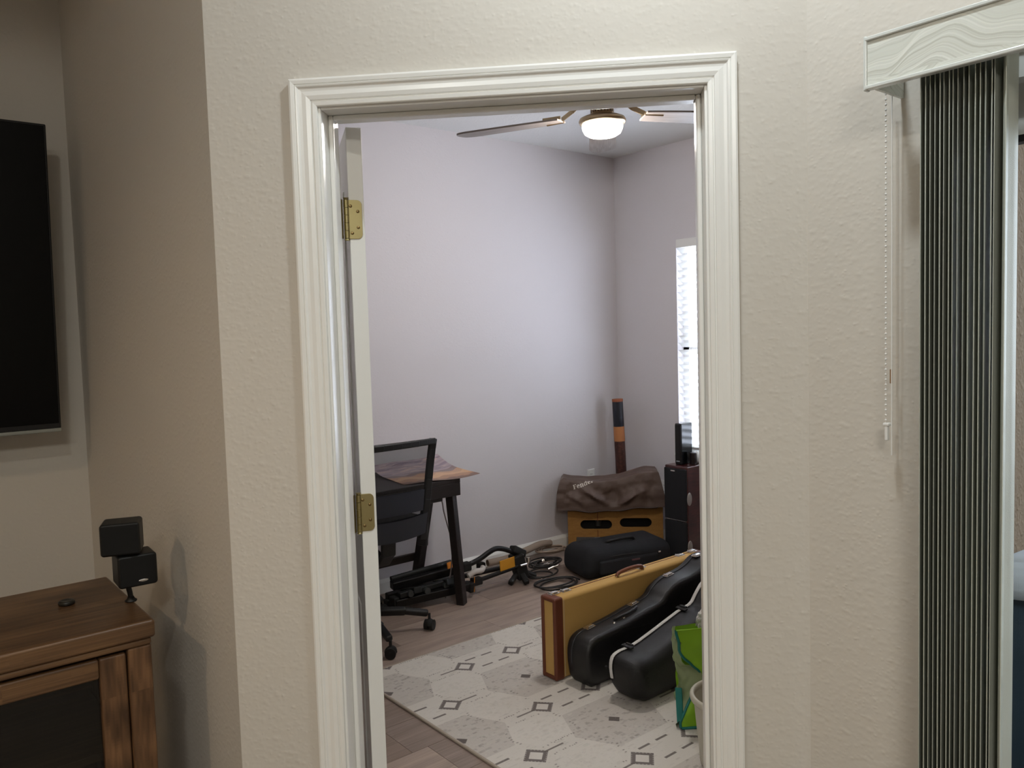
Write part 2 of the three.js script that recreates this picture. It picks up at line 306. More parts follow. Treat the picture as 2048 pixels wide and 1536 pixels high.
{
  const zc = (BW.z0 + BW.z1) / 2, W = BW.z1 - BW.z0 - 0.012;
  const b = thing('window_blind', 'white horizontal slat blind hanging in the bright bedroom window', 'blind', [XE + 0.016, BW.y0, zc]);
  part('headrail', rbox(0.055, 0.055, W, 0, BW.y1 - BW.y0 - 0.029, 0, 0.004), M.white, b);
  const slat = grid(6, 1, (u, v) => { const a = (u - 0.5) * 0.05; return [a, 0.0022 * (1 - 4 * (u - 0.5) ** 2), (v - 0.5) * (W - 0.006)]; });
  const slat2 = merge([slat.clone(), (() => { const g = slat.clone(); g.translate(0, -0.0022, 0); const ix = g.index.array; for (let i = 0; i < ix.length; i += 3) { const t = ix[i + 1]; ix[i + 1] = ix[i + 2]; ix[i + 2] = t; } g.computeVertexNormals(); return g; })()]);
  slat2.rotateZ(R(-36));
  const n = 28, y0 = 0.055, y1 = BW.y1 - BW.y0 - 0.075;
  for (let i = 0; i < n; i++) { const s = part('slat', slat2, M_blind, b); s.position.y = y0 + (y1 - y0) * i / (n - 1); }
  part('bottom_rail', rbox(0.05, 0.018, W - 0.006, 0, 0.04, 0, 0.004), M.white, b);
  for (const z of [-W / 2 + 0.12, 0, W / 2 - 0.12]) part('ladder_cord', [cyl(0.001, 0.001, y1 - y0 + 0.05, -0.022, (y0 + y1) / 2 + 0.01, z, 6), cyl(0.001, 0.001, y1 - y0 + 0.05, 0.022, (y0 + y1) / 2 + 0.01, z, 6)], M.white, b);
}
// sliding glass door and the covered porch beyond it
{
  const d = structGroup('door_2', [XV, 0, 0]);
  const vinyl = std(srgb(205, 208, 204), 0.4);
  part('door_frame', [bx(0.02, 0.10, 0, SDH, SD0, SD0 + 0.05), bx(0.02, 0.10, SDH - 0.06, SDH, SD0, SD1), bx(0.02, 0.10, 0, SDH, SD1 - 0.05, SD1), bx(0.02, 0.10, 0, 0.03, SD0, SD1)], vinyl, d);
  const zm = (SD0 + SD1) / 2, glass = phys(new THREE.Color(0.93, 0.95, 0.94), 0.02, { transmission: 1, thickness: 0 });
  for (const [a, b, x] of [[SD0 + 0.05, zm + 0.04, 0.075], [zm - 0.04, SD1 - 0.05, 0.045]]) {
    const s = part('sash', [bx(x - 0.012, x + 0.012, 0.03, SDH - 0.06, a, a + 0.055), bx(x - 0.012, x + 0.012, 0.03, SDH - 0.06, b - 0.055, b), bx(x - 0.012, x + 0.012, 0.03, 0.10, a, b), bx(x - 0.012, x + 0.012, SDH - 0.145, SDH - 0.06, a, b)], vinyl, d);
    part('pane', bx(x - 0.003, x + 0.003, 0.10, SDH - 0.145, a + 0.055, b - 0.055), glass, s);
    part('gasket', bx(x - 0.013, x + 0.013, SDH - 0.157, SDH - 0.145, a + 0.055, b - 0.055), M.black, s);
  }
  struct('floor_porch', bx(XV + 0.02, 4.8, -0.08, -0.02, ZS + 0.12, 3.4), std(srgb(120, 112, 104), 0.9, { bumpMap: fineGrain, bumpScale: 0.001 }));
  struct('unseen_porch_ceiling', bx(XV + T, 4.8, 2.45, 2.55, ZS + 0.12, 3.4), std(srgb(180, 178, 172), 0.9));  // porch roof out of view, keeps the sky off the stucco
  struct('unseen_porch_wall', merge([bx(4.7, 4.8, -0.02, 1.0, ZS + 0.12, 3.4), bx(XV + T, 4.8, -0.02, 2.45, 3.3, 3.4)]), std(srgb(176, 160, 142), 0.95));  // porch walls out of view, placed to keep the porch dim
}

// ---------------------------------------------------------------- unseen ceiling cans, placed to light the door, alcove and television walls
{
  const ring = lathe([[0.062, 0.0], [0.088, -0.001], [0.091, -0.006], [0.086, -0.010], [0.064, -0.006], [0.060, 0.0]], 48);
  const lens = lathe([[0, -0.003], [0.061, -0.003]], 40);
  UNSEEN_CANS.forEach(([x, z, cd, rad, col, cone, pen], i) => {
    const c = thing('unseen_ceiling_light', ['unseen round ceiling light just in front of the doorway wall', 'unseen round ceiling light placed to light the alcove and television wall', 'unseen round ceiling light placed to brighten the television wall'][i], 'light', [x, CEIL, z], 0);
    part('trim_ring', ring, M.white, c); part('diffuser', lens, new THREE.MeshStandardMaterial({ color: 0xffffff, emissive: col, emissiveIntensity: 3 }), c);
    const l = new THREE.SpotLight(col, cd, 0, R(cone), pen, 2); l.position.set(0, -0.02, 0); l.target.position.set(0, -2, 0); l.castShadow = true; l.shadow.radius = rad; c.add(l); c.add(l.target);
  });
}

{
  const c = thing('added_fill_panel', 'added ceiling fill panel behind the camera softly lighting the room', 'light', [FILL_PANEL[0], CEIL, FILL_PANEL[1]]);  // added fill light out of view, lifts the living room walls softly
  part('frame', [rbox(1.24, 0.03, 0.03, 0, -0.015, 0.305, 0.003), rbox(1.24, 0.03, 0.03, 0, -0.015, -0.305, 0.003), rbox(0.03, 0.03, 0.64, 0.605, -0.015, 0, 0.003), rbox(0.03, 0.03, 0.64, -0.605, -0.015, 0, 0.003)], M.white, c);
  part('diffuser', bx(-0.6, 0.6, -0.020, -0.012, -0.3, 0.3), new THREE.MeshStandardMaterial({ color: 0xffffff, emissive: LAMP_WARM, emissiveIntensity: 2 }), c);
  const l = new THREE.RectAreaLight(LAMP_WARM, FILL_PANEL[2], 1.2, 0.6); l.position.set(0, -0.024, 0); l.rotation.x = -Math.PI / 2; c.add(l);
}

// ---------------------------------------------------------------- television on its tilted wall bracket
{
  const t = thing('television', 'large black flat television tilted on the left wall', 'television', [-0.35, 1.22, -3.0]);
  const Wt = 1.715, Ht = 0.975;
  const tilt = new THREE.Matrix4().makeRotationX(R(4.2));
  const put = (n, g, m) => part(n, merge(Array.isArray(g) ? g : [g]).applyMatrix4(tilt), m, t);
  put('bezel', rbox(Wt, Ht, 0.022, 0, Ht / 2, 0, 0.004), M.black);
  put('screen', rbox(Wt - 0.012, Ht - 0.024, 0.004, 0, Ht / 2 + 0.006, 0.0105, 0.0015), M.blackGloss);
  put('bottom_strip', rbox(Wt, 0.012, 0.028, 0, -0.004, 0.004, 0.003), std(srgb(170, 176, 172), 0.28, { metalness: 0.6 }));
  put('back_housing', rbox(Wt * 0.72, Ht * 0.6, 0.045, 0, Ht * 0.42, -0.033, 0.015), M.black);
  part('wall_bracket', [rbox(0.5, 0.28, 0.012, 0, 0.5, -0.153, 0.003), rbox(0.05, 0.36, 0.10, -0.18, 0.5, -0.10, 0.004), rbox(0.05, 0.36, 0.10, 0.18, 0.5, -0.10, 0.004)], M.blackMetal, t);
}

// ---------------------------------------------------------------- wooden media cabinet, speaker and disc on it
const CT = 0.86;
{
  const woodA = std(new THREE.Color(1, 1, 1), 0.36, { map: woodTex(512, 12, [118, 88, 58], [72, 50, 32], 61, [1 / 1.1, 1 / 0.5], 1.3) });
  const woodV = std(new THREE.Color(1, 1, 1), 0.4, { map: (() => { const t = woodTex(512, 12, [124, 90, 60], [70, 48, 30], 67, [1 / 0.35, 1 / 0.9], 1.3); t.rotation = Math.PI / 2; return t; })() });
  const c = thing('media_cabinet', 'dark brown wooden media cabinet with a glass door', 'cabinet', [-0.055, 0, -2.147]);
  const hw = 0.545, zf = 0.227, zb = -0.228;
  part('top', uvm(rbox(2 * hw, 0.042, zf - zb, 0, CT - 0.021, (zf + zb) / 2, 0.008, 3)), woodA, c);
  part('molding', uvm(rbox(2 * hw - 0.016, 0.016, zf - zb - 0.012, 0, CT - 0.050, (zf + zb) / 2, 0.006, 3)), woodA, c);
  const y1 = CT - 0.058;
  for (const sx of [-1, 1]) for (const z of [zf - 0.036, zb + 0.03]) part('post', uvm(rbox(0.052, y1, 0.052, sx * (hw - 0.034), y1 / 2, z, 0.006)), woodV, c);
  for (const sx of [-1, 1]) part('side_panel', uvm(rbox(0.018, y1 - 0.08, zf - zb - 0.11, sx * (hw - 0.03), y1 / 2 + 0.03, 0, 0.003)), woodV, c);
  part('back_panel', uvm(rbox(2 * hw - 0.11, y1 - 0.08, 0.008, 0, y1 / 2 + 0.03, zb + 0.024, 0.002)), woodA, c);
  part('bottom', uvm(rbox(2 * hw - 0.10, 0.022, zf - zb - 0.06, 0, 0.085, 0, 0.003)), woodA, c);
  part('shelf', uvm(rbox(2 * hw - 0.12, 0.020, zf - zb - 0.10, 0, 0.55, -0.012, 0.003)), woodA, c);
  part('rail', uvm(rbox(2 * hw - 0.12, 0.05, 0.03, 0, 0.06, zf - 0.036, 0.004)), woodA, c);
  const glass = phys(new THREE.Color(0.55, 0.58, 0.55), 0.05, { transmission: 1, thickness: 0 });
  for (const sx of [-1, 1]) {
    const d = new THREE.Group(); d.name = 'door'; c.add(d); d.position.set(sx * 0.2425, 0, zf - 0.026);
    const w = 0.481, h = y1 - 0.100, yb = 0.092;
    for (const k of [-1, 1]) part('stile', uvm(rbox(0.056, h, 0.024, k * (w / 2 - 0.028), yb + h / 2, 0, 0.006)), woodV, d);
    part('top_rail', uvm(rbox(w - 0.113, 0.046, 0.024, 0, yb + h - 0.023, 0, 0.006)), woodA, d);
    part('bottom_rail', uvm(rbox(w - 0.113, 0.07, 0.024, 0, yb + 0.035, 0, 0.006)), woodA, d);
    part('glass_pane', bx(-w / 2 + 0.054, w / 2 - 0.054, yb + 0.066, yb + h - 0.044, -0.006, -0.002), glass, d);
    const k = lathe([[0, 0], [0.006, 0], [0.006, 0.010], [0.013, 0.016], [0.013, 0.022], [0, 0.026]], 20); k.rotateX(Math.PI / 2); k.translate(-sx * (w / 2 - 0.028), 0.5, 0.012); part('knob', k, M.brassDark, d);
  }
}
{
  const s = thing('satellite_speaker', 'small black speaker of two stacked cubes on a bent stand', 'speaker', [0.482, CT, -2.09]);
  const plas = std(srgb(13, 14, 13), 0.5), grille = std(srgb(9, 10, 10), 0.85, { bumpMap: fineGrain, bumpScale: 0.0006 });
  const foot = lathe([[0, 0], [0.013, 0], [0.014, 0.003], [0.009, 0.007], [0.007, 0.012], [0, 0.013]], 32); foot.translate(0, 0, -0.006);
  part('stand', [foot, tube([[0, 0.008, -0.006], [-0.002, 0.022, -0.003], [-0.005, 0.036, 0.0], [-0.004, 0.052, -0.002]], 0.0062, 24, 12)], plas, s);
  const cube = (name, x, y, z, turn) => {
    const g = new THREE.Group(); g.name = name; g.position.set(x, y, z); g.rotation.y = turn; s.add(g);
    part('case', rbox(0.088, 0.078, 0.082, 0, 0, 0, 0.008, 4), plas, g); part('grille', rbox(0.080, 0.070, 0.006, 0, 0, 0.040, 0.006, 3), grille, g); return g;
  };
  const lo = cube('lower_cube', 0.012, 0.083, -0.002, R(-3)); cube('upper_cube', -0.012, 0.164, -0.004, R(-20));
  const badge = new THREE.SphereGeometry(1, 24, 12); badge.scale(0.011, 0.0032, 0.0012); badge.translate(0.010, -0.024, 0.0434); part('badge', badge, M.chrome, lo);
}
single('cabinet_disc', (() => { const g = lathe([[0, 0], [0.017, 0], [0.0185, 0.003], [0.0185, 0.008], [0.016, 0.0105], [0.011, 0.0098], [0, 0.0095]], 36); g.translate(0.357, CT, -2.183); return g; })(), std(srgb(30, 27, 22), 0.3), 'small round dark disc lying on the wooden cabinet top', 'disc');

// ---------------------------------------------------------------- vertical blind with its valance on the sliding-door wall
{
  const b = thing('vertical_blind', 'stacked grey vertical blind hanging under a pale wood-grain valance', 'blind', [1.43, 0, -0.54]);
  const ox = -1.43, oz = 0.54;
  const grain = canvasTex(1024, 128, (x, w, h) => {
    x.fillStyle = 'rgb(214,217,209)'; x.fillRect(0, 0, w, h); seed = 303;
    for (let k = 0; k < 190; k++) {
      const y0 = rr(-60, h + 60), tone = rnd() < 0.55 ? [236, 238, 231] : [184, 185, 174], a = rr(0.10, 0.5);
      x.strokeStyle = `rgba(${tone},${a})`; x.lineWidth = rr(0.5, 2.6); x.beginPath();
      for (let i = 0; i <= 128; i++) {
        const u = i / 128 * w, f = i / 128 * Math.PI * 2, yy = y0 + 26 * Math.sin(3 * f + 0.6 + y0 * 0.008) + 13 * Math.sin(7 * f + y0 * 0.013) + 4 * Math.sin(17 * f + y0 * 0.05); i ? x.lineTo(u, yy) : x.moveTo(u, yy);
      }
      x.stroke();
    }
  }, true, [1 / 1.15, 1 / 0.10]);
  const face = std(new THREE.Color(1, 1, 1), 0.4, { map: grain });
  const y0 = 1.889, y1 = 1.970, X = 1.364, z0 = -0.690, z1 = 0.95;
  const vb = uvm(bx(X, X + 0.008, y0, y1, z0, z1)); vb.translate(ox, 0, oz); part('valance', vb, face, b);
  const ret = uvm(bx(X + 0.008, XV - 0.001, y0 + 0.002, y1 - 0.002, z0, z0 + 0.006)); ret.translate(ox, 0, oz); part('valance_return', ret, face, b);
  const clear = phys(srgb(214, 218, 214), 0.15, { clearcoat: 0.6 });
  for (const y of [y0, y1]) { const g = rbox(0.015, 0.007, z1 - z0 + 0.004, X + 0.003, y, (z0 + z1) / 2, 0.002); g.translate(ox, 0, oz); part('valance_strip', g, clear, b); }
  const corner = rbox(0.014, y1 - y0 + 0.010, 0.006, X + 0.003, (y0 + y1) / 2, z0 - 0.001, 0.002); corner.translate(ox, 0, oz); part('corner_clip', corner, clear, b);
  const hr = rbox(0.040, 0.028, z1 - z0 - 0.05, 1.432, 1.945, (z0 + z1) / 2 + 0.02, 0.004); hr.translate(ox, 0, oz); part('headrail', hr, M.white, b);
  const greys = [[180, 185, 175], [168, 173, 164], [192, 197, 186], [174, 178, 169]].map((c) => std(srgb(...c), 0.55, { side: THREE.DoubleSide, bumpMap: fineGrain, bumpScale: 0.0003 }));
  seed = 9; const n = 17;
  const sl = (sag) => { const prof = [], W = 0.089; for (let i = 0; i <= 14; i++) { const u = i / 14 - 0.5; prof.push([u * W, sag * (1 - 4 * u * u) + 0.0016 * Math.sin(u * 14)]); } const q = [...prof, ...prof.slice().reverse().map(([a, c]) => [a, c + 0.0011])]; const g = extr(shape(q), 1.888); g.rotateX(-Math.PI / 2); return g; };
  const geo = [sl(0.0055), sl(0.0066), sl(0.0048)].map((g) => clean(toCreasedNormals(g, 0.5)));
  for (let i = 0; i < n; i++) {
    const s = part('slat', geo[i % 3], greys[Math.floor(rnd() * 4)], b);
    s.position.set(1.430 + ox + rr(-0.0015, 0.0015), 0.035, -0.6105 + i * 0.0076 + rr(-0.001, 0.001) + oz); s.rotation.y = R(i === n - 1 ? 7 : rr(-2.5, 2.5));
  }
  // bead chain against the wall with its weight
  const beads = [], ball = new THREE.IcosahedronGeometry(0.0021, 1);
  for (let y = 1.905; y > 1.30; y -= 0.0093) { const q = ball.clone(); q.translate(1.452 + ox, y, -0.699 + 0.0 + oz); beads.push(q); }
  part('bead_chain', [...beads, cyl(0.0005, 0.0005, 0.61, 1.452 + ox, 1.605, -0.699 + oz, 6)], M.white, b);
  part('pull_cord', cyl(0.0011, 0.0011, 0.66, 1.456 + ox, 1.575, -0.690 + oz, 8), M.white, b);
  part('chain_weight', [rbox(0.010, 0.028, 0.006, 1.453 + ox, 1.286, -0.697 + oz, 0.002), rbox(0.012, 0.006, 0.011, 1.453 + ox, 1.302, -0.697 + oz, 0.002)], M.white, b);
  part('chain_clip', [rbox(0.006, 0.026, 0.003, 1.458 + ox, 1.39, -0.692 + oz, 0.001)], std(srgb(140, 110, 80), 0.5), b);
}

// ---------------------------------------------------------------- porch armchair seen past the blind
{
  const navy = std(srgb(46, 68, 88), 0.85, { bumpMap: fineGrain, bumpScale: 0.0006 });
  const c = thing('porch_armchair', 'navy blue porch armchair beyond the glass sliding door', 'armchair', [2.28, -0.032, -0.37], 0);
  part('backrest', rbox(0.16, 0.50, 0.70, -0.20, 0.630, 0, 0.05, 4), navy, c);
  part('seat', rbox(0.62, 0.20, 0.62, 0.12, 0.34, 0, 0.05, 4), navy, c);
  for (const s of [-1, 1]) part('arm', rbox(0.66, 0.36, 0.12, 0.12, 0.42, s * 0.33, 0.04, 3), navy, c);
  for (const x of [-0.18, 0.36]) for (const z of [-0.32, 0.32]) part('leg', rbox(0.05, 0.30, 0.05, x, 0.15, z, 0.005), M.black, c);
  const cu = rbox(0.30, 0.10, 0.66, 0, 0, 0, 0.048, 6), p = cu.attributes.position;
  for (let i = 0; i < p.count; i++) { const x = p.getX(i), y = p.getY(i), z = p.getZ(i); p.setXYZ(i, x + 0.02 * perlin.noise(z * 9, y * 9, 1), y + 0.03 * perlin.noise(x * 8, z * 8, 4) + 0.10 * z, z); }
  cu.computeVertexNormals(); const cu2 = toCreasedNormals(cu, 2.5); cu2.translate(2.08, 0.932, -0.375);
  single('white_cushion', cu2, std(srgb(214, 224, 236), 0.9), 'crumpled white cushion lying on top of the navy armchair outside', 'cushion');
}

// ---------------------------------------------------------------- unseen standing lamp left of the frame: its level light throws the alcove's soft shadows
{
  const l = thing('unseen_floor_lamp', 'unseen standing lamp out of view lighting the alcove wall from the left', 'lamp', [-2.7, 0, -2.42]);
  part('base', lathe([[0, 0], [0.14, 0], [0.142, 0.012], [0.03, 0.028], [0.014, 0.045], [0, 0.045]], 40), M.blackMetal, l);
  part('pole', cyl(0.011, 0.011, 1.16, 0, 0.62, 0, 18), M.blackMetal, l);
  part('shade', lathe([[0.155, 1.15], [0.158, 1.152], [0.122, 1.42], [0.119, 1.42], [0.155, 1.15]], 48), phys(srgb(240, 232, 214), 0.9, { transmission: 0.5, thickness: 0, side: THREE.DoubleSide }), l);
  part('bulb', (() => { const s = new THREE.SphereGeometry(0.034, 24, 16); s.translate(0, 1.255, 0); return s; })(), new THREE.MeshStandardMaterial({ color: 0xffffff, emissive: LAMP_AMBER, emissiveIntensity: 5 }), l);
  const p = new THREE.PointLight(LAMP_AMBER, UNSEEN_FLOOR_LAMP, 0, 2); p.position.set(0, 1.255, 0); p.castShadow = true; p.shadow.radius = 3; l.add(p);
}

// ================================================================ bedroom
// a thing whose parts are given in world metres; its group stands at its base
function placed(name, label, category, base, group) {
  const g = thing(name, label, category, base, 0, group);
  g.userData.label = label;
  const add = (n, geos, m, parent = g) => { const q = merge(Array.isArray(geos) ? geos : [geos]); q.translate(-base[0], -base[1], -base[2]); return part(n, q, m, parent); };
  return [g, add];
}

// ---------------------------------------------------------------- rug
{
  const x0 = 1.600, x1 = 3.13, z0 = -3.100, z1 = -0.97, TH = 0.009, PX = 800;
  const Wp = Math.round((x1 - x0) * PX), Hp = Math.round((z1 - z0) * PX);
  const tex = canvasTex(Wp, Hp, (c, w, h) => {
    const X = (x) => (x - x0) * PX, Z = (z) => (z - z0) * PX;
    c.fillStyle = 'rgb(208,202,193)'; c.fillRect(0, 0, w, h); seed = 505;
    const blot = (cx, cz, rx, rz, n, col, a0, a1, s0, s1) => { for (let k = 0; k < n; k++) { const u = rr(-1, 1), v = rr(-1, 1); if (Math.abs(u) + Math.abs(v) > 1.25) continue; c.fillStyle = `rgba(${col},${rr(a0, a1)})`; const s = rr(s0, s1); c.fillRect(X(cx + u * rx), Z(cz + v * rz), s * PX * rr(0.6, 2.2), s * PX); } };
    for (let k = 0; k < 5200; k++) { const t = rnd() < 0.5 ? '208,203,194' : '160,152,144'; c.fillStyle = `rgba(${t},${rr(0.05, 0.22)})`; c.fillRect(rr(0, w), rr(0, h), rr(3, 34), rr(1, 7)); }
    const DX = 0.53, DZ = 0.522, CX = 2.145, CZ = -2.596;
    const cells = [];
    for (let i = -3; i <= 4; i++) for (let j = -3; j <= 5; j++) cells.push([CX + i * DX, CZ + j * DZ + (i & 1 ? DZ / 2 : 0)]);
    const hexa = (cx, cz, a, b) => { c.beginPath(); [[-a, 0], [-a * 0.62, -b], [a * 0.62, -b], [a, 0], [a * 0.62, b], [-a * 0.62, b]].forEach(([u, v], k) => k ? c.lineTo(X(cx + u), Z(cz + v)) : c.moveTo(X(cx + u), Z(cz + v))); c.closePath(); };
    for (const [cx, cz] of cells) {                       // grey mottled lozenges
      c.save(); hexa(cx, cz, 0.205, 0.155); c.clip(); c.fillStyle = 'rgba(172,165,158,0.42)'; c.fillRect(X(cx - 0.3), Z(cz - 0.3), 0.6 * PX, 0.6 * PX);
      blot(cx, cz, 0.24, 0.2, 260, '196,190,182', 0.15, 0.5, 0.004, 0.018); blot(cx, cz, 0.24, 0.2, 260, '132,124,118', 0.12, 0.4, 0.003, 0.014); c.restore();
      blot(cx, cz, 0.26, 0.2, 60, '205,200,190', 0.2, 0.6, 0.004, 0.012);
    }
    for (const [cx, cz] of cells) for (const dz of [-DZ / 4, DZ / 4]) {   // pale cells between the columns
      const px = cx + DX / 2, pz = cz + dz;
      c.fillStyle = 'rgba(216,211,202,0.25)'; hexa(px, pz, 0.125, 0.088); c.fill(); c.fillStyle = 'rgba(208,203,194,0.22)'; hexa(px, pz, 0.112, 0.076); c.fill();
      blot(px, pz, 0.11, 0.08, 90, '190,183,174', 0.1, 0.3, 0.003, 0.015);
      c.fillStyle = 'rgba(112,104,99,0.62)';               // worn dotted borders
      for (let k = 0; k < 15; k++) for (const s of [-1, 1]) { if (rnd() < 0.25) continue; const t = k / 14, ux = px - 0.075 + t * 0.15; c.fillRect(X(ux), Z(pz + s * 0.10 + rr(-0.003, 0.003)), 0.006 * PX, 0.005 * PX * rr(0.5, 1.6)); }
      for (let k = 0; k < 9; k++) for (const s of [-1, 1]) { if (rnd() < 0.3) continue; const t = k / 8; c.fillRect(X(px + s * (0.132 - 0.03 * Math.abs(t - 0.5)) + rr(-0.004, 0.004)), Z(pz - 0.06 + 0.12 * t), 0.009 * PX, 0.005 * PX); }
    }
    for (const [cx, cz] of cells) {
      const tz = cz - DZ / 2;                              // pair of squares with its dashes, half a period away
      for (const s of [-1, 1]) {
        const qx = cx + s * 0.135, r = 0.031;
        c.save(); c.translate(X(qx), Z(tz)); c.rotate(Math.PI / 4 + 0.06); c.strokeStyle = 'rgba(98,90,87,0.85)'; c.lineWidth = 0.0165 * PX; c.strokeRect(-r * PX, -r * PX, 2 * r * PX, 2 * r * PX);
        c.fillStyle = 'rgba(210,205,196,0.8)'; c.fillRect((-r + 0.008) * PX, (-r + 0.008) * PX, (2 * r - 0.016) * PX, (2 * r - 0.016) * PX);
        c.fillStyle = 'rgba(190,184,175,0.8)'; for (let k = 0; k < 10; k++) for (const [ux, uz] of [[-r - 0.008, -r + k * 0.0062], [r + 0.004, -r + k * 0.0062], [-r + k * 0.0062, -r - 0.008], [-r + k * 0.0062, r + 0.004]]) if (k % 2) c.fillRect(ux * PX, uz * PX, 0.0042 * PX, 0.0042 * PX);
        c.restore();
        c.strokeStyle = 'rgba(104,96,92,0.82)'; c.lineWidth = 0.0085 * PX; c.beginPath(); c.moveTo(X(qx + s * 0.040), Z(tz)); c.lineTo(X(qx + s * 0.130), Z(tz)); c.stroke();
      }
      c.strokeStyle = 'rgba(100,92,88,0.85)'; c.lineWidth = 0.0105 * PX;
      for (const s of [-1, 1]) for (const [a, b] of [[-0.086, -0.028], [0.006, 0.066]]) { c.beginPath(); c.moveTo(X(cx + a + s * 0.012), Z(tz + s * 0.050)); c.lineTo(X(cx + b + s * 0.012), Z(tz + s * 0.050)); c.stroke(); }
      c.fillStyle = 'rgba(92,85,82,0.9)'; c.save(); c.translate(X(cx), Z(cz)); c.rotate(Math.PI / 4 + 0.06); c.fillRect(-0.020 * PX, -0.016 * PX, 0.040 * PX, 0.032 * PX); c.restore();
    }
    for (let k = 0; k < 9000; k++) { c.fillStyle = `rgba(${rnd() < 0.6 ? '214,209,200' : '140,132,126'},${rr(0.05, 0.3)})`; c.fillRect(rr(0, w), rr(0, h), rr(1, 7), rr(1, 3)); }
  });
  const [g, add] = placed('area_rug', 'pale grey woven rug with worn geometric hexagon pattern on the bedroom floor', 'rug', [(x0 + x1) / 2, 0, (z0 + z1) / 2]);
  const b = bx(x0 + 0.006, x1 - 0.006, 0.0006, TH, z0 + 0.006, z1 - 0.006), p = b.attributes.position, uv = b.attributes.uv;
  for (let i = 0; i < p.count; i++) uv.setXY(i, (p.getX(i) - x0) / (x1 - x0), 1 - (p.getZ(i) - z0) / (z1 - z0));
  add('pile', b, std(new THREE.Color(1, 1, 1), 0.95, { map: tex, bumpMap: fineGrain, bumpScale: 0.0005 }));
  const bind = std(srgb(168, 156, 142), 0.9);
  for (const s of [rbox(0.011, 0.0105, z1 - z0, x0 + 0.005, 0.0058, (z0 + z1) / 2, 0.004), rbox(0.011, 0.0105, z1 - z0, x1 - 0.005, 0.0058, (z0 + z1) / 2, 0.004), rbox(x1 - x0, 0.0105, 0.011, (x0 + x1) / 2, 0.0058, z0 + 0.005, 0.004), rbox(x1 - x0, 0.0105, 0.011, (x0 + x1) / 2, 0.0058, z1 - 0.005, 0.004)]) add('binding', s, bind);
}

// ---------------------------------------------------------------- ceiling fan with lamp
{
  const f = thing('ceiling_fan', 'five-blade ceiling fan with a lit frosted lamp in the bedroom', 'ceiling fan', [2.555, CEIL, -2.462]);
  const bronze = std(new THREE.Color().setRGB(0.42, 0.33, 0.22), 0.32, { metalness: 1 });
  part('canopy', lathe([[0, 0], [0.065, 0], [0.066, -0.012], [0.045, -0.045], [0.018, -0.058], [0.014, -0.06]], 40), bronze, f);
  part('downrod', cyl(0.0125, 0.0125, 0.10, 0, -0.10, 0, 20), bronze, f);
  part('motor_housing', lathe([[0.014, -0.100], [0.05, -0.105], [0.088, -0.120], [0.105, -0.145], [0.108, -0.200], [0.100, -0.225], [0.070, -0.240], [0.050, -0.246], [0.049, -0.312], [0.0, -0.312]], 48), bronze, f);
  const vents = []; for (let i = 0; i < 22; i++) { const g = rbox(0.0045, 0.034, 0.004, 0, -0.280, 0.0485, 0.001); g.rotateY(i / 22 * Math.PI * 2); vents.push(g); }
  part('vent', vents, M.black, f);
  part('lamp_fitter', lathe([[0.0, -0.310], [0.050, -0.310], [0.085, -0.314], [0.098, -0.320], [0.102, -0.330], [0.099, -0.340], [0.088, -0.342]], 48), bronze, f);
  const dark = std(new THREE.Color(1, 1, 1), 0.45, { map: woodTex(256, 10, [140, 132, 128], [98, 88, 83], 141, [1 / 0.6, 1 / 0.14], 1) });
  for (let k = 0; k < 5; k++) {
    const b = new THREE.Group(); b.name = 'blade'; b.rotation.y = R(116 - 72 * k); f.add(b); b.position.y = -0.300;
    const sh = new THREE.Shape(); sh.moveTo(0.19, -0.050); sh.bezierCurveTo(0.30, -0.060, 0.5, -0.068, 0.62, -0.068); sh.bezierCurveTo(0.685, -0.068, 0.70, -0.045, 0.70, 0); sh.bezierCurveTo(0.70, 0.045, 0.685, 0.068, 0.62, 0.068); sh.bezierCurveTo(0.5, 0.068, 0.30, 0.060, 0.19, 0.050); sh.lineTo(0.19, -0.05);
    const g = extr(sh, 0.006, 0.0012); g.rotateX(Math.PI / 2 - R(6)); part('blade_board', g, dark, b);
    const iron = [bar([0.085, 0.075, 0], [0.14, 0.028, 0], 0.024, 0.007), bar([0.135, 0.031, 0], [0.19, 0.004, 0.010], 0.022, 0.007), bar([0.185, 0.006, -0.02], [0.27, 0.005, -0.022], 0.016, 0.006), bar([0.185, 0.000, 0.026], [0.27, -0.003, 0.028], 0.016, 0.006)];
    part('blade_iron', iron, bronze, b);
  }
  const bowl = lathe([[0.0, -0.400], [0.030, -0.399], [0.060, -0.393], [0.078, -0.382], [0.087, -0.364], [0.089, -0.348], [0.086, -0.341]], 48);
  part('lamp_bowl', bowl, new THREE.MeshStandardMaterial({ color: 0xffffff, roughness: 0.5, emissive: LAMP_FAN, emissiveIntensity: 4.2, side: THREE.DoubleSide }), f);
  const l = new THREE.PointLight(LAMP_FAN, FAN_LAMP, 0, 2); l.position.set(0, -0.368, 0); l.castShadow = true; l.shadow.radius = 3.5; f.add(l);
}

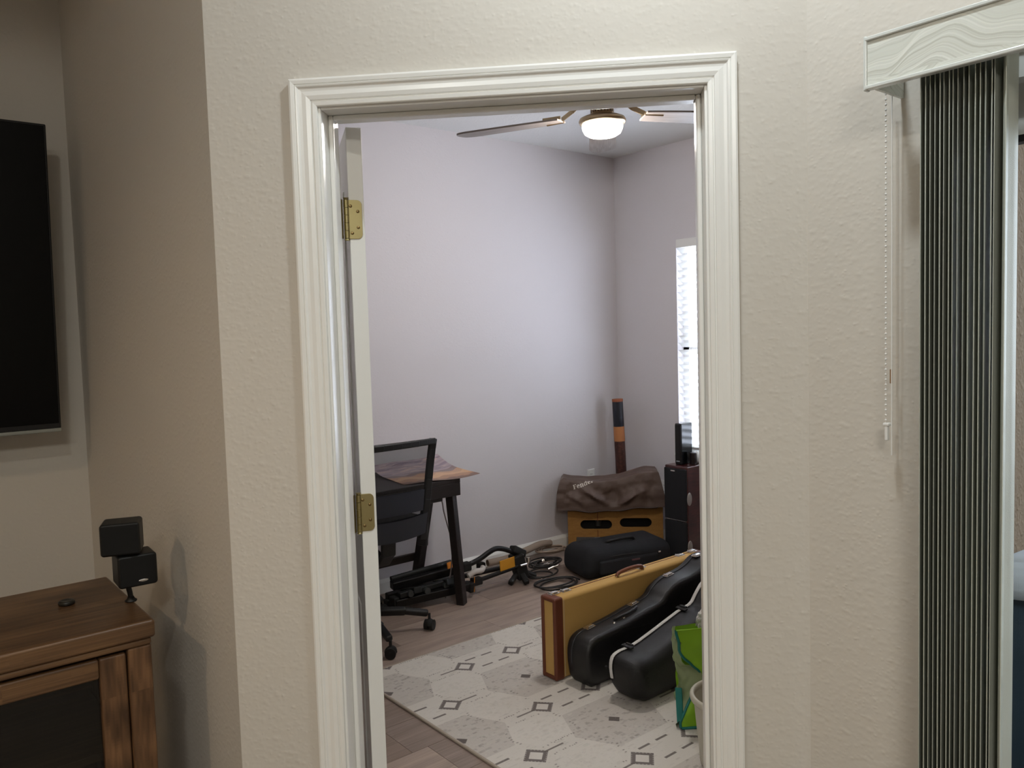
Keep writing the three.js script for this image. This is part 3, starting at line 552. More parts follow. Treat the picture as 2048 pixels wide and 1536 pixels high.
// ---------------------------------------------------------------- trestle desk, poster, adapter
{
  const wood = std(new THREE.Color(1, 1, 1), 0.5, { map: woodTex(256, 10, [38, 30, 30], [20, 16, 17], 171, [1 / 0.8, 1 / 0.2], 1) });
  const [g, add] = placed('trestle_desk', 'dark wooden desk on splayed trestle legs against the bedroom wall', 'desk', [1.85, 0, -3.76]);
  const xr = 2.475, xl = 1.22, zf = -3.50, zb = -4.02, y = 0.715;
  add('desktop', uvm(rbox(xr - xl, 0.022, zf - zb, (xl + xr) / 2, y - 0.011, (zf + zb) / 2, 0.003)), wood);
  add('apron', uvm(rbox(xr - xl, 0.070, 0.022, (xl + xr) / 2, y - 0.057, zf - 0.012, 0.003)), wood);
  add('apron', uvm(rbox(0.022, 0.070, zf - zb - 0.05, xr - 0.012, y - 0.057, (zf + zb) / 2, 0.003)), wood);
  for (const x of [xr - 0.03, xl + 0.03]) {
    const sx = x > 2 ? 1 : -1;
    add('leg', uvm(bar([x - sx * 0.010, y - 0.03, zf - 0.045], [x + sx * 0.055, 0.001, zf - 0.06], 0.046, 0.046, 0.004)), wood);
    add('leg', uvm(bar([x + sx * 0.004, y - 0.03, zf - 0.25], [x - sx * 0.085, 0.001, zf - 0.33], 0.050, 0.046, 0.004)), wood);
  }
  add('stretcher', uvm(bar([xl + 0.06, 0.24, zf - 0.33], [xr - 0.06, 0.24, zf - 0.33], 0.04, 0.025, 0.003)), wood);
}
{
  const art = canvasTex(768, 640, (c, w, h) => {
    c.fillStyle = 'rgb(176,160,168)'; c.fillRect(0, 0, w, h); seed = 808;
    for (let k = 0; k < 70; k++) { c.fillStyle = `rgba(${rnd() < 0.5 ? '112,98,116' : '222,196,180'},${rr(0.25, 0.6)})`; c.beginPath(); c.ellipse(rr(0, w), rr(0, h * 0.4), rr(40, 160), rr(5, 16), rr(-0.2, 0.1), 0, 7); c.fill(); }
    const ridge = (y, amp, col, f) => { c.fillStyle = col; c.beginPath(); c.moveTo(0, h); for (let i = 0; i <= 96; i++) c.lineTo(i / 96 * w, y + amp * Math.sin(i * 0.13 * f + y) + amp * 0.6 * Math.sin(i * 0.31 * f)); c.lineTo(w, h); c.fill(); };
    ridge(h * 0.42, 16, 'rgb(134,112,112)', 1); ridge(h * 0.52, 22, 'rgb(196,150,112)', 0.8); ridge(h * 0.64, 26, 'rgb(214,172,128)', 1.2); ridge(h * 0.78, 20, 'rgb(176,128,92)', 0.9); ridge(h * 0.9, 14, 'rgb(120,84,64)', 1.5);
    for (let k = 0; k < 500; k++) { c.fillStyle = `rgba(${rnd() < 0.5 ? '90,66,52' : '236,200,156'},${rr(0.06, 0.25)})`; c.fillRect(rr(0, w), rr(h * 0.5, h), rr(4, 40), rr(1, 4)); }
  });
  const A = [2.155, -3.555], B = [2.575, -3.455], C = [2.655, -3.985], D = [2.20, -3.985];
  const f = (u, v) => { const x = (A[0] * (1 - u) + B[0] * u) * (1 - v) + (D[0] * (1 - u) + C[0] * u) * v, z = (A[1] * (1 - u) + B[1] * u) * (1 - v) + (D[1] * (1 - u) + C[1] * u) * v; return [x, 0.7185 + 0.012 * Math.max(0, u - 0.72) ** 2 / 0.08 + 0.045 * Math.max(0, v - 0.5) ** 2 / 0.25 + 0.004 * Math.sin(u * 5 + v * 3) ** 2, z]; };
  const top = grid(24, 20, f), bot = grid(24, 20, (u, v) => { const q = f(u, v); return [q[0], q[1] - 0.0012, q[2]]; });
  const p = bot.index.array; for (let i = 0; i < p.length; i += 3) { const t = p[i + 1]; p[i + 1] = p[i + 2]; p[i + 2] = t; } bot.computeVertexNormals();
  single('poster', [top, bot], std(new THREE.Color(1, 1, 1), 0.3, { map: art }), 'curling landscape poster lying on the desk behind the chair', 'poster');
}
{
  const [g, add] = placed('power_adapter', 'flat black adapter box hanging under the front edge of the desk', 'adapter', [2.31, 0.60, -3.545]);
  add('case', rbox(0.105, 0.030, 0.07, 2.315, 0.618, -3.55, 0.004), std(srgb(42, 42, 45), 0.5));
  add('cable', tube([[2.365, 0.615, -3.55], [2.385, 0.598, -3.553], [2.40, 0.54, -3.56], [2.435, 0.44, -3.575], [2.472, 0.345, -3.595], [2.478, 0.20, -3.62], [2.46, 0.02, -3.66]], 0.0036, 40, 8), std(srgb(120, 112, 112), 0.6));
}

// ---------------------------------------------------------------- office chair
{
  const [g, add] = placed('office_chair', 'black mesh-back swivel office chair in front of the desk', 'chair', [1.87, 0, -3.50]);
  const plas = std(srgb(18, 19, 22), 0.5), shell = std(srgb(38, 42, 52), 0.45), cx = 1.87, cz = -3.50;
  add('gas_column', [cyl(0.026, 0.026, 0.14, cx, 0.18, cz), cyl(0.018, 0.018, 0.30, cx, 0.36, cz)], M.blackMetal);
  add('base_hub', cyl(0.045, 0.055, 0.07, cx, 0.115, cz, 28), plas);
  const angs = [26, 98, 170, 242, 314];
  for (const a of angs) {
    const c = Math.cos(R(a)), s = Math.sin(R(a)), q = (r, y) => [cx + c * r, y, cz + s * r];
    add('base_leg', [bar(q(0.03, 0.125), q(0.20, 0.112), 0.042, 0.034, 0.01), bar(q(0.19, 0.113), q(0.312, 0.088), 0.034, 0.030, 0.01)], plas);
    const [wx, , wz] = q(0.318, 0), t = R(-a + 60), cast = [];
    for (const k of [-1, 1]) { const w = cyl(0.026, 0.026, 0.019, 0, 0, 0, 28); w.rotateX(Math.PI / 2); w.translate(0, 0.027, k * 0.014); cast.push(w); }
    const hood = new THREE.SphereGeometry(0.030, 20, 10, 0, Math.PI * 2, 0, Math.PI / 2); hood.scale(1, 1, 0.85); hood.translate(0, 0.028, 0); cast.push(hood, cyl(0.007, 0.007, 0.035, 0, 0.068, 0));
    const m = merge(cast); m.rotateY(t); m.translate(wx, 0.0005, wz); add('caster', m, M.rubber);
  }
  const seat = rbox(0.49, 0.075, 0.47, 0, 0, 0, 0.034, 6), p = seat.attributes.position;
  for (let i = 0; i < p.count; i++) { const z = p.getZ(i), x = p.getX(i); p.setY(i, p.getY(i) + 0.1 * x * x - (z < -0.1 ? 0.9 * (z + 0.1) ** 2 : 0)); }
  seat.computeVertexNormals(); const st = toCreasedNormals(seat, 1.2); st.translate(cx, 0.568, cz - 0.02); add('seat', st, M.blackSoft);
  add('seat_plate', rbox(0.22, 0.05, 0.26, cx, 0.506, cz, 0.01), plas);
  add('back_bar', [bar([cx, 0.60, cz + 0.262], [cx, 0.455, cz + 0.250], 0.075, 0.024, 0.010), bar([cx, 0.470, cz + 0.252], [cx, 0.405, cz + 0.190], 0.075, 0.024, 0.010), bar([cx, 0.412, cz + 0.20], [cx, 0.47, cz + 0.03], 0.070, 0.024, 0.010)], plas);
  // back: frame tilts towards the camera
  const back = (u, y) => { // u -1..1, y height
    const t = (y - 0.52) / 0.47, hw = 0.170 + 0.073 * t, z = -3.258 + 0.055 * t + 0.020 * Math.cos(t * 3) - 0.035 * u * u * 0.0 + 0.05 * (u * u - 1) * -1 * 0.55;
    return [cx + u * hw, y, z + 0.02 - 0.05 * (1 - u * u) * 0.2];
  };
  const side = (s) => { const r = []; for (let k = 0; k <= 10; k++) r.push(back(s, 0.515 + 0.475 * k / 10)); return r; };
  const rail = (y, n = 10) => { const r = []; for (let k = 0; k <= n; k++) r.push(back(-1 + 2 * k / n, y)); return r; };
  const fat = (pts, w, d) => { const out = []; for (let i = 0; i < pts.length - 1; i++) out.push(bar(pts[i], pts[i + 1].map((v, k) => v + (v - pts[i][k]) * 0.12), w, d, 0.006)); return out; };
  add('back_frame', [...fat(side(1), 0.036, 0.024), ...fat(side(-1), 0.036, 0.024), ...fat(rail(0.982), 0.030, 0.040)], plas);
  add('mesh_back', grid(12, 14, (u, v) => back((u * 2 - 1) * 0.97, 0.60 + 0.385 * v)), std(srgb(16, 17, 22), 0.8, { transparent: true, opacity: 0.56, side: THREE.DoubleSide }));
  add('lumbar_support', (() => { const o = grid(14, 6, (u, v) => { const q = back((u * 2 - 1) * 0.86, 0.66 + 0.10 * v); return [q[0], q[1], q[2] + 0.012]; }), q = grid(14, 6, (u, v) => { const k = back((1 - u * 2) * 0.86, 0.66 + 0.10 * v); return [k[0], k[1], k[2] + 0.002]; }); return [o, q]; })(), shell);
  add('lower_shell', (() => { const f = (o, sg) => grid(14, 8, (u, v) => { const q = back(sg * (u * 2 - 1) * 1.02, 0.535 + 0.10 * v + 0.012 * (2 * u - 1) ** 2); return [q[0], q[1], q[2] + o]; }); return [f(0.016, 1), f(-0.004, -1)]; })(), shell);
  for (const s of [-1, 1]) add('back_arm', [bar([cx + s * 0.192, 0.60, -3.235], [cx + s * 0.186, 0.475, -3.238], 0.050, 0.020, 0.009)], plas);
}

// ---------------------------------------------------------------- black folded gear along the baseboard
{
  const [g, add] = placed('folded_keyboard_stand', 'bundle of folded black stand tubes with orange tags beside the desk leg', 'stand', [2.32, 0, -3.72]);
  const q = M.blackMetal, dk = std(srgb(20, 24, 26), 0.6);
  add('tube_frame', [bar([2.15, 0.058, -3.69], [2.60, 0.070, -3.62], 0.045, 0.05, 0.006), bar([2.16, 0.058, -3.79], [2.62, 0.085, -3.74], 0.05, 0.045, 0.006), bar([2.17, 0.135, -3.75], [2.56, 0.155, -3.70], 0.045, 0.05, 0.006)], q);
  add('tube_frame', [bar([2.17, 0.098, -3.676], [2.58, 0.115, -3.655], 0.030, 0.030, 0.006), rod([2.18, 0.165, -3.77], [2.55, 0.19, -3.73], 0.016)], dk);
  add('cross_bar', [bar([2.26, 0.06, -3.82], [2.27, 0.115, -3.64], 0.05, 0.035, 0.006), bar([2.46, 0.07, -3.80], [2.47, 0.12, -3.62], 0.05, 0.035, 0.006)], dk);
  for (const [x, y, z] of [[2.23, 0.10, -3.655], [2.33, 0.095, -3.645], [2.45, 0.10, -3.64]]) { const k = cyl(0.018, 0.018, 0.018, 0, 0, 0, 20); k.rotateX(Math.PI / 2); k.translate(x, y, z); add('clamp_knob', k, std(srgb(60, 64, 66), 0.4)); }
  for (const x of [2.155, 2.60]) { add('end_cap', rbox(0.035, 0.055, 0.06, x, 0.062, x < 2.3 ? -3.70 : -3.62, 0.006), M.rubber); add('end_cap', rbox(0.03, 0.055, 0.055, x, 0.03, -3.77, 0.006), M.rubber); }
  add('orange_tag', bar([2.475, 0.200, -3.655], [2.52, 0.202, -3.66], 0.035, 0.004, 0.001), M.orange);
  add('orange_tag', bar([2.625, 0.115, -3.605], [2.615, 0.035, -3.600], 0.028, 0.004, 0.001), M.orange);
  add('orange_tag', bar([2.522, 0.19, -3.645], [2.53, 0.13, -3.64], 0.014, 0.003, 0.001), M.orange);
}
{
  const [g, add] = placed('folded_speaker_stand', 'folded black tripod stand lying by the baseboard with a yellow sticker', 'stand', [2.82, 0, -3.66]);
  add('upper_tube', tube([[2.58, 0.168, -3.655], [2.70, 0.196, -3.65], [2.77, 0.222, -3.65], [2.815, 0.232, -3.65], [2.86, 0.224, -3.65], [2.93, 0.195, -3.65], [2.985, 0.165, -3.65]], 0.0155, 48, 14), M.blackMetal);
  add('lower_tube', [rod([2.60, 0.075, -3.63], [2.95, 0.105, -3.62], 0.013), rod([2.60, 0.105, -3.69], [2.97, 0.095, -3.68], 0.014)], M.blackMetal);
  add('clutch', [rbox(0.065, 0.042, 0.045, 2.655, 0.080, -3.63, 0.008), rbox(0.06, 0.05, 0.05, 2.60, 0.170, -3.655, 0.01), rbox(0.045, 0.06, 0.04, 2.735, 0.13, -3.69, 0.008)], M.rubber);
  add('tripod_hub', [bar([2.965, 0.17, -3.65], [3.005, 0.022, -3.645], 0.075, 0.085, 0.012), bar([2.935, 0.21, -3.645], [3.035, 0.155, -3.66], 0.045, 0.05, 0.01)], M.rubber);
  for (const [a, b] of [[[2.99, 0.06, -3.64], [2.965, 0.016, -3.55]], [[2.98, 0.06, -3.65], [2.885, 0.018, -3.61]], [[3.0, 0.06, -3.65], [3.085, 0.018, -3.61]]]) add('foot', bar(a, b, 0.034, 0.030, 0.008), M.rubber);
  add('yellow_sticker', bar([2.815, 0.135, -3.612], [2.925, 0.142, -3.612], 0.062, 0.006, 0.002), std(srgb(200, 140, 34), 0.55));
  add('white_strap', tube([[2.585, 0.128, -3.61], [2.63, 0.146, -3.605], [2.68, 0.142, -3.61], [2.70, 0.155, -3.62]], 0.016, 24, 10), std(srgb(190, 184, 180), 0.6));
  add('silver_collar', [rod([2.955, 0.112, -3.598], [3.005, 0.112, -3.60], 0.009), rod([3.03, 0.145, -3.61], [3.03, 0.118, -3.61], 0.012)], M.chrome);
}
// cables on the floor
{
  seed = 404; const cab = [std(srgb(26, 25, 26), 0.5), std(srgb(36, 34, 34), 0.5), std(srgb(150, 132, 116), 0.6), std(srgb(30, 30, 33), 0.5), std(srgb(44, 42, 42), 0.55)];
  const coil = (cx, cz, r, n, y, ph) => { const pts = []; for (let i = 0; i <= n * 10; i++) { const a = ph + i / 10 * Math.PI * 2, q = r * (1 + 0.16 * Math.sin(a * 0.37 + ph) + 0.08 * Math.sin(a * 1.7)); pts.push([cx + q * 1.25 * Math.cos(a) + 0.012 * Math.sin(i * 0.7), y + 0.010 + 0.008 * (1 + Math.sin(a * 0.5 + ph)) + 0.0012 * i / 10, cz + q * 0.8 * Math.sin(a)]); } return pts; };
  [[3.08, -3.42, 0.10, 3, 0, 0.4, 0, 'black cable coiled loosely on the floor beside the gig bag, nearest loops'],
   [3.12, -3.60, 0.09, 2, 0.01, 2.1, 1, 'dark cable loops lying behind the tripod stand feet'],
   [3.50, -3.93, 0.075, 3, 0.02, 1.2, 2, 'beige cable bunched on the floor by the back wall'],
   [3.30, -3.78, 0.09, 3, 0.004, 3.3, 3, 'black cable heap between the beige cable and the gig bag'],
   [3.26, -3.70, 0.07, 2, 0.03, 5.0, 4, 'dark grey cable lying on top of the cable heap']].forEach(([cx, cz, r, n, y, ph, k, label]) => single('audio_cable', tube(coil(cx, cz, r, n, y, ph), k === 2 ? 0.006 : 0.0052, n * 46, 7), cab[k], label, 'cable'));
  const [g, add] = placed('cable_plugs', 'silver and black plug ends lying on the cable heap', 'plugs', [3.20, 0.05, -3.60]);
  for (const [x, y, z, a] of [[3.16, 0.05, -3.58, 0.4], [3.20, 0.055, -3.66, 1.3], [3.24, 0.06, -3.72, 2.2]]) { const c = Math.cos(a) * 0.035, s = Math.sin(a) * 0.035; add('plug', [rod([x, y, z], [x + c, y + 0.012, z + s], 0.0085), rod([x + c, y + 0.012, z + s], [x + c * 1.9, y + 0.02, z + s * 1.9], 0.004)], M.chrome); }
  single('cable_tube', tube([[2.98, 0.05, -3.95], [3.12, 0.055, -3.93], [3.28, 0.07, -3.94], [3.42, 0.085, -3.95], [3.52, 0.075, -3.96]], 0.022, 40, 12), std(srgb(150, 134, 120), 0.8), 'tan rolled sleeve lying along the baseboard behind the stand', 'sleeve');
}

// ---------------------------------------------------------------- tan amplifier cabinet standing across the corner, and its cover
{
  const tweed = std(new THREE.Color(1, 1, 1), 0.75, { map: woodTex(256, 2, [176, 130, 66], [138, 96, 44], 201, [1 / 0.3, 1 / 0.1], 0.8), bumpMap: fineGrain, bumpScale: 0.0004 });
  const base = [3.655, 0, -3.925];
  const a = thing('amplifier_cabinet', 'tan wooden cabinet with two oval slots standing in the corner', 'amplifier', base, -Math.PI / 4);   // local x along its front, z towards the camera
  const Wd = 0.635, yb = 0.095, yt = 0.47;
  const sh = new THREE.Shape(); sh.moveTo(0, 0); sh.lineTo(0.045, 0); sh.lineTo(0.055, yb); sh.lineTo(Wd - 0.055, yb); sh.lineTo(Wd - 0.045, 0); sh.lineTo(Wd, 0); sh.lineTo(Wd, 0.40); sh.lineTo(0, 0.40); sh.lineTo(0, 0);
  const slot = (cx, cy, w, h) => { const p = new THREE.Path(), r = h / 2; p.moveTo(cx - w / 2 + r, cy - r); p.lineTo(cx + w / 2 - r, cy - r); p.absarc(cx + w / 2 - r, cy, r, -Math.PI / 2, Math.PI / 2); p.lineTo(cx - w / 2 + r, cy + r); p.absarc(cx - w / 2 + r, cy, r, Math.PI / 2, Math.PI * 1.5); return p; };
  sh.holes.push(slot(0.190, 0.178, 0.215, 0.066), slot(0.455, 0.190, 0.215, 0.066));
  const fr = extr(sh, 0.018, 0.0015); fr.translate(0, 0, -0.02); part('front_panel', uvm(fr), tweed, a);
  part('side_panel', uvm(rbox(0.018, 0.44, 0.11, 0.009, 0.22, -0.078, 0.004)), tweed, a);
  part('side_panel', uvm(rbox(0.018, 0.44, 0.11, Wd - 0.009, 0.22, -0.078, 0.004)), tweed, a);
  part('top_panel', uvm(rbox(Wd, 0.018, 0.11, Wd / 2, 0.440, -0.078, 0.004)), tweed, a);
  part('seam_strip', [rbox(0.006, 0.12, 0.002, 0.20, 0.265, 0.0005, 0.0008), rbox(0.006, 0.048, 0.002, 0.20, 0.118, 0.0005, 0.0008)], std(srgb(120, 72, 32), 0.7), a);
  part('inner_baffle', rbox(Wd - 0.04, 0.36, 0.012, Wd / 2, 0.26, -0.122, 0.003), M.black, a);
  part('inner_can', cyl(0.022, 0.022, 0.07, 0.205, 0.19, -0.075, 20), std(srgb(90, 92, 92), 0.4, { metalness: 0.5 }), a);

  // cover: brown vinyl, sagging between the corners; u across, v from the front hem over the top to the back hem
  const H = (w) => 0.505 - 0.020 * Math.sin(Math.min(1, Math.max(0, (w + 0.05) / 0.42)) * Math.PI) + 0.045 * THREE.MathUtils.smoothstep(w, 0.34, 0.54);
  const hem = (w) => 0.292 - 0.014 * Math.sin((w + 0.05) * 7.0) + 0.004 * Math.sin(w * 31);
  const f = (u, v) => {
    const e = 0.09, w0 = -0.030, w1 = 0.600, uu = Math.min(1, Math.max(0, (u - e) / (1 - 2 * e)));
    let w = w0 + (w1 - w0) * uu; const side = u < e ? (e - u) / e : u > 1 - e ? (u - 1 + e) / e : 0;
    const h = H(w), hm = hem(w), pz = v * 1.0;
    let y, z;
    if (pz < 0.40) { const t = pz / 0.40; y = hm + (h - 0.010 - hm) * t; z = 0.044 - 0.022 * t * t; }
    else if (pz < 0.72) { const t = (pz - 0.40) / 0.32; y = h - 0.010 + 0.012 * Math.sin(Math.min(1, t * 5) * Math.PI / 2) - 0.022 * Math.sin(t * Math.PI) * 0.4; z = 0.022 - 0.160 * t; }
    else { const t = (pz - 0.72) / 0.28; y = h - (h - 0.33) * t; z = -0.138 - 0.005 * t; }
    // folds and dents of the front
    const fr = pz < 0.42 ? Math.sin(Math.PI * Math.min(1, pz / 0.42)) ** 0.6 : 0.25;
    const ridge = (x0, y0, x1, y1, wd, amp) => { const dx = x1 - x0, dy = y1 - y0, L = Math.hypot(dx, dy), t = ((w - x0) * dx + (y - y0) * dy) / (L * L), d = ((w - x0) * dy - (y - y0) * dx) / L; const m = Math.exp(-((t - 0.5) ** 2) / 0.12); return amp * m * Math.exp(-d * d / (wd * wd)); };
    let dz = ridge(0.07, 0.455, 0.31, 0.300, 0.018, 0.020) + ridge(0.31, 0.300, 0.50, 0.42, 0.020, 0.018) - ridge(0.31, 0.44, 0.30, 0.31, 0.05, 0.022) + ridge(0.47, 0.47, 0.53, 0.31, 0.022, 0.016) - ridge(0.50, 0.40, 0.56, 0.30, 0.03, 0.014) + ridge(0.0, 0.40, 0.14, 0.31, 0.02, 0.012);
    dz += 0.006 * perlin.noise(w * 14, y * 14, z * 6) + 0.003 * perlin.noise(w * 34, y * 34, 3);
    z += Math.max(-0.019, dz * 1.7) * fr;
    if (side) { const drop = side * (h - 0.335); y = Math.min(y, h - drop); w += u < e ? -(0.006 + 0.036 * Math.sin(side * Math.PI * 0.62)) : 0.004 + 0.052 * side ** 0.8; }
    if (pz >= 0.42) y += 0.008 * perlin.noise(w * 9, z * 9, 7);
    return [w, y, z];
  };
  const nu = 96, nv = 84, out = grid(nu, nv, f);
  const tex = canvasTex(1024, 1024, (c, w, h) => {
    c.fillStyle = 'rgb(96,78,70)'; c.fillRect(0, 0, w, h); seed = 606;
    for (let k = 0; k < 2600; k++) { c.fillStyle = `rgba(${rnd() < 0.5 ? '112,92,84' : '80,64,58'},${rr(0.1, 0.35)})`; c.fillRect(rr(0, w), rr(0, h), rr(1, 9), rr(1, 3)); }
    // the white script mark near the left top edge
    c.save(); c.translate(0.185 * w, h * (1 - 0.285)); c.scale(1, 1.45); c.rotate(-0.42); c.fillStyle = 'rgb(232,226,220)'; c.font = 'italic bold 56px serif'; c.fillText('Fender', 0, 0); c.restore();
  });
  const cov = thing('dust_cover', 'wrinkled brown vinyl cover draped over the tan cabinet', 'cover', base, -Math.PI / 4);
  part('cover_cloth', toCreasedNormals(out, 0.9), std(new THREE.Color(1, 1, 1), 0.48, { map: tex, side: THREE.DoubleSide, bumpMap: fineGrain, bumpScale: 0.0002 }), cov);
  const edge = []; for (let i = 0; i <= 60; i++) { const q = f(0.09 + 0.82 * i / 60, 0.0); edge.push([q[0], q[1], q[2] + 0.001]); }
  part('hem_piping', tube(edge, 0.0036, 90, 8), std(srgb(62, 48, 44), 0.5), cov);
}

// ---------------------------------------------------------------- soft black gig bag on the floor
{
  const bag = rbox(0.66, 0.178, 0.32, 0, 0, 0, 0.07, 10), p = bag.attributes.position;
  for (let i = 0; i < p.count; i++) {
    let x = p.getX(i), y = p.getY(i), z = p.getZ(i); const top = THREE.MathUtils.smoothstep(y, -0.08, 0.08);
    y += top * (0.022 * perlin.noise(x * 5, z * 6, 2) - 0.045 * Math.abs(x) + 0.02); z += 0.016 * perlin.noise(x * 6, y * 9, 8); x *= 1 - 0.06 * top;
    p.setXYZ(i, x, Math.max(y, -0.0888), z);
  }
  bag.computeVertexNormals(); const sm = toCreasedNormals(mergeVertices(clean(bag), 1e-4), 1.4); sm.translate(0, 0.0895, 0);
  const base = [3.60, 0, -3.42], turn = R(-14);
  const g = thing('gig_bag', 'soft black gig bag lying in front of the tan cabinet', 'bag', base, turn);
  part('body', sm, M.blackSoft, g);
  const pocket = rbox(0.42, 0.085, 0.030, -0.02, 0.072, 0.160, 0.014, 4); part('pocket', pocket, M.blackSoft, g);
  part('zipper', tube([[-0.25, 0.124, 0.140], [-0.12, 0.131, 0.156], [0.06, 0.129, 0.158], [0.24, 0.120, 0.140]], 0.004, 40, 8), M.black, g);
  part('zipper_pull', rbox(0.018, 0.010, 0.004, 0.20, 0.116, 0.166, 0.002), M.chrome, g);
  part('logo_patch', rbox(0.058, 0.010, 0.002, 0.02, 0.096, 0.1755, 0.0008), std(srgb(96, 62, 66), 0.7), g);
  part('handle', tube([[-0.12, 0.178, 0.03], [-0.10, 0.198, 0.06], [0.06, 0.202, 0.07], [0.10, 0.178, 0.04]], 0.010, 30, 8), M.black, g);
}

// ---------------------------------------------------------------- tall banded tube in the corner
{
  const [g, add] = placed('wooden_tube', 'tall dark wooden tube with black and orange bands leaning in the corner', 'tube', [4.165, 0, -3.89]);
  const A = [4.168, 0.001, -3.885], B = [4.143, 1.0, -3.905], at = (t) => A.map((v, k) => v + (B[k] - v) * t);
  const br = std(new THREE.Color(1, 1, 1), 0.5, { map: woodTex(256, 8, [96, 56, 46], [48, 26, 22], 231, [3, 2], 1.3) });
  add('lower_shaft', rod(at(0), at(0.70), 0.039, 0.037, 28), br);
  add('orange_band', rod(at(0.70), at(0.805), 0.0385, 0.0385, 28), std(srgb(188, 124, 76), 0.6));
  add('black_band', rod(at(0.805), at(0.982), 0.0378, 0.0378, 28), std(srgb(26, 28, 40), 0.5));
  add('rim', [rod(at(0.982), at(1.0), 0.0386, 0.0386, 28)], std(srgb(158, 92, 62), 0.6));
}

// ---------------------------------------------------------------- tower speaker with the things on it
{
  const [g, add] = placed('tower_speaker', 'dark floor-standing speaker with reddish wood sides near the window', 'speaker', [4.06, 0, -3.23]);
  const mah = phys(new THREE.Color(1, 1, 1), 0.3, { map: woodTex(256, 10, [84, 40, 38], [46, 20, 21], 251, [1 / 0.3, 1 / 0.5], 1), clearcoat: 0.3 });
  const x0 = 3.945, x1 = 4.18, z0 = -3.318, z1 = -3.138, H = 0.622;
  add('cabinet', uvm(rbox(x1 - x0, H - 0.02, z1 - z0, (x0 + x1) / 2, (H - 0.02) / 2 + 0.02, (z0 + z1) / 2, 0.006, 3)), mah);
  add('plinth', rbox(x1 - x0 + 0.02, 0.022, z1 - z0 + 0.02, (x0 + x1) / 2, 0.011, (z0 + z1) / 2, 0.004), M.black);
  add('upper_grille', rbox(0.016, 0.325, z1 - z0 - 0.006, x0 - 0.006, 0.445, (z0 + z1) / 2, 0.006, 3), M.blackSoft);
  add('lower_grille', rbox(0.016, 0.245, z1 - z0 - 0.006, x0 - 0.006, 0.150, (z0 + z1) / 2, 0.006, 3), M.blackSoft);
  add('trim_line', rbox(0.006, 0.005, z1 - z0 - 0.02, x0 - 0.003, 0.278, (z0 + z1) / 2, 0.001), M.chrome);
  for (const y of [0.42, 0.115]) { const s = new THREE.SphereGeometry(0.042, 24, 14); s.scale(0.5, 1, 0.25); s.translate(x0 + 0.014, y, z1 + 0.001); add('side_ring', s, std(srgb(168, 164, 160), 0.3, { metalness: 0.6 })); }
  add('badge', rbox(0.002, 0.008, 0.034, x0 - 0.0145, 0.592, z0 + 0.075, 0.0008), M.chrome);
}
{
  const [g, add] = placed('router_box', 'upright black router box standing on the tower speaker', 'router', [4.03, 0.622, -3.244]);
  add('case', rbox(0.11, 0.262, 0.052, 4.045, 0.7535, -3.244, 0.006, 3), phys(srgb(14, 16, 18), 0.14));
  add('front_trim', rbox(0.004, 0.245, 0.046, 3.989, 0.754, -3.244, 0.002), std(srgb(10, 10, 11), 0.4));
  add('light_strip', rbox(0.002, 0.005, 0.026, 3.986, 0.645, -3.244, 0.0006), std(srgb(180, 185, 190), 0.3));
}
{
  const c = lathe([[0, 0], [0.020, 0], [0.0215, 0.002], [0.0215, 0.070], [0.019, 0.076], [0, 0.077]], 32); c.translate(4.06, 0.6225, -3.182);
  single('small_canister', c, std(srgb(32, 22, 24), 0.35), 'small dark round canister on the speaker beside the router box', 'canister');
  const n = lathe([[0, 0], [0.024, 0], [0.026, 0.012], [0.024, 0.050], [0.014, 0.058], [0.012, 0.072], [0, 0.073]], 32); n.translate(4.125, 0.6225, -3.205);
  single('white_bottle', n, std(srgb(210, 208, 206), 0.4), 'small white bottle on the speaker behind the dark canister', 'bottle');
}
// outlets and a plug
const plate = (name, label, at, turn) => {
  const t = thing(name, label, 'outlet', at, turn);
  part('cover_plate', rbox(0.070, 0.115, 0.006, 0, 0, 0.003, 0.003), M.white, t);
  for (const y of [-0.021, 0.021]) { const s = roundRect(0.033, 0.028, 0.010), e = extr(s, 0.002, 0.0005); e.translate(0, y, 0.006); const o = part('socket', e, M.white, t); part('slot', [rbox(0.0022, 0.008, 0.0008, -0.006, y + 0.002, 0.0088, 0.0003), rbox(0.0022, 0.007, 0.0008, 0.006, y + 0.002, 0.0088, 0.0003)], M.black, o); }
};
plate('wall_outlet', 'white wall outlet above the brown cover on the back wall', [3.995, 0.445, ZN], 0);
plate('wall_outlet', 'white wall outlet between the brown cover and the tower speaker', [XE, 0.375, -3.615], -Math.PI / 2);

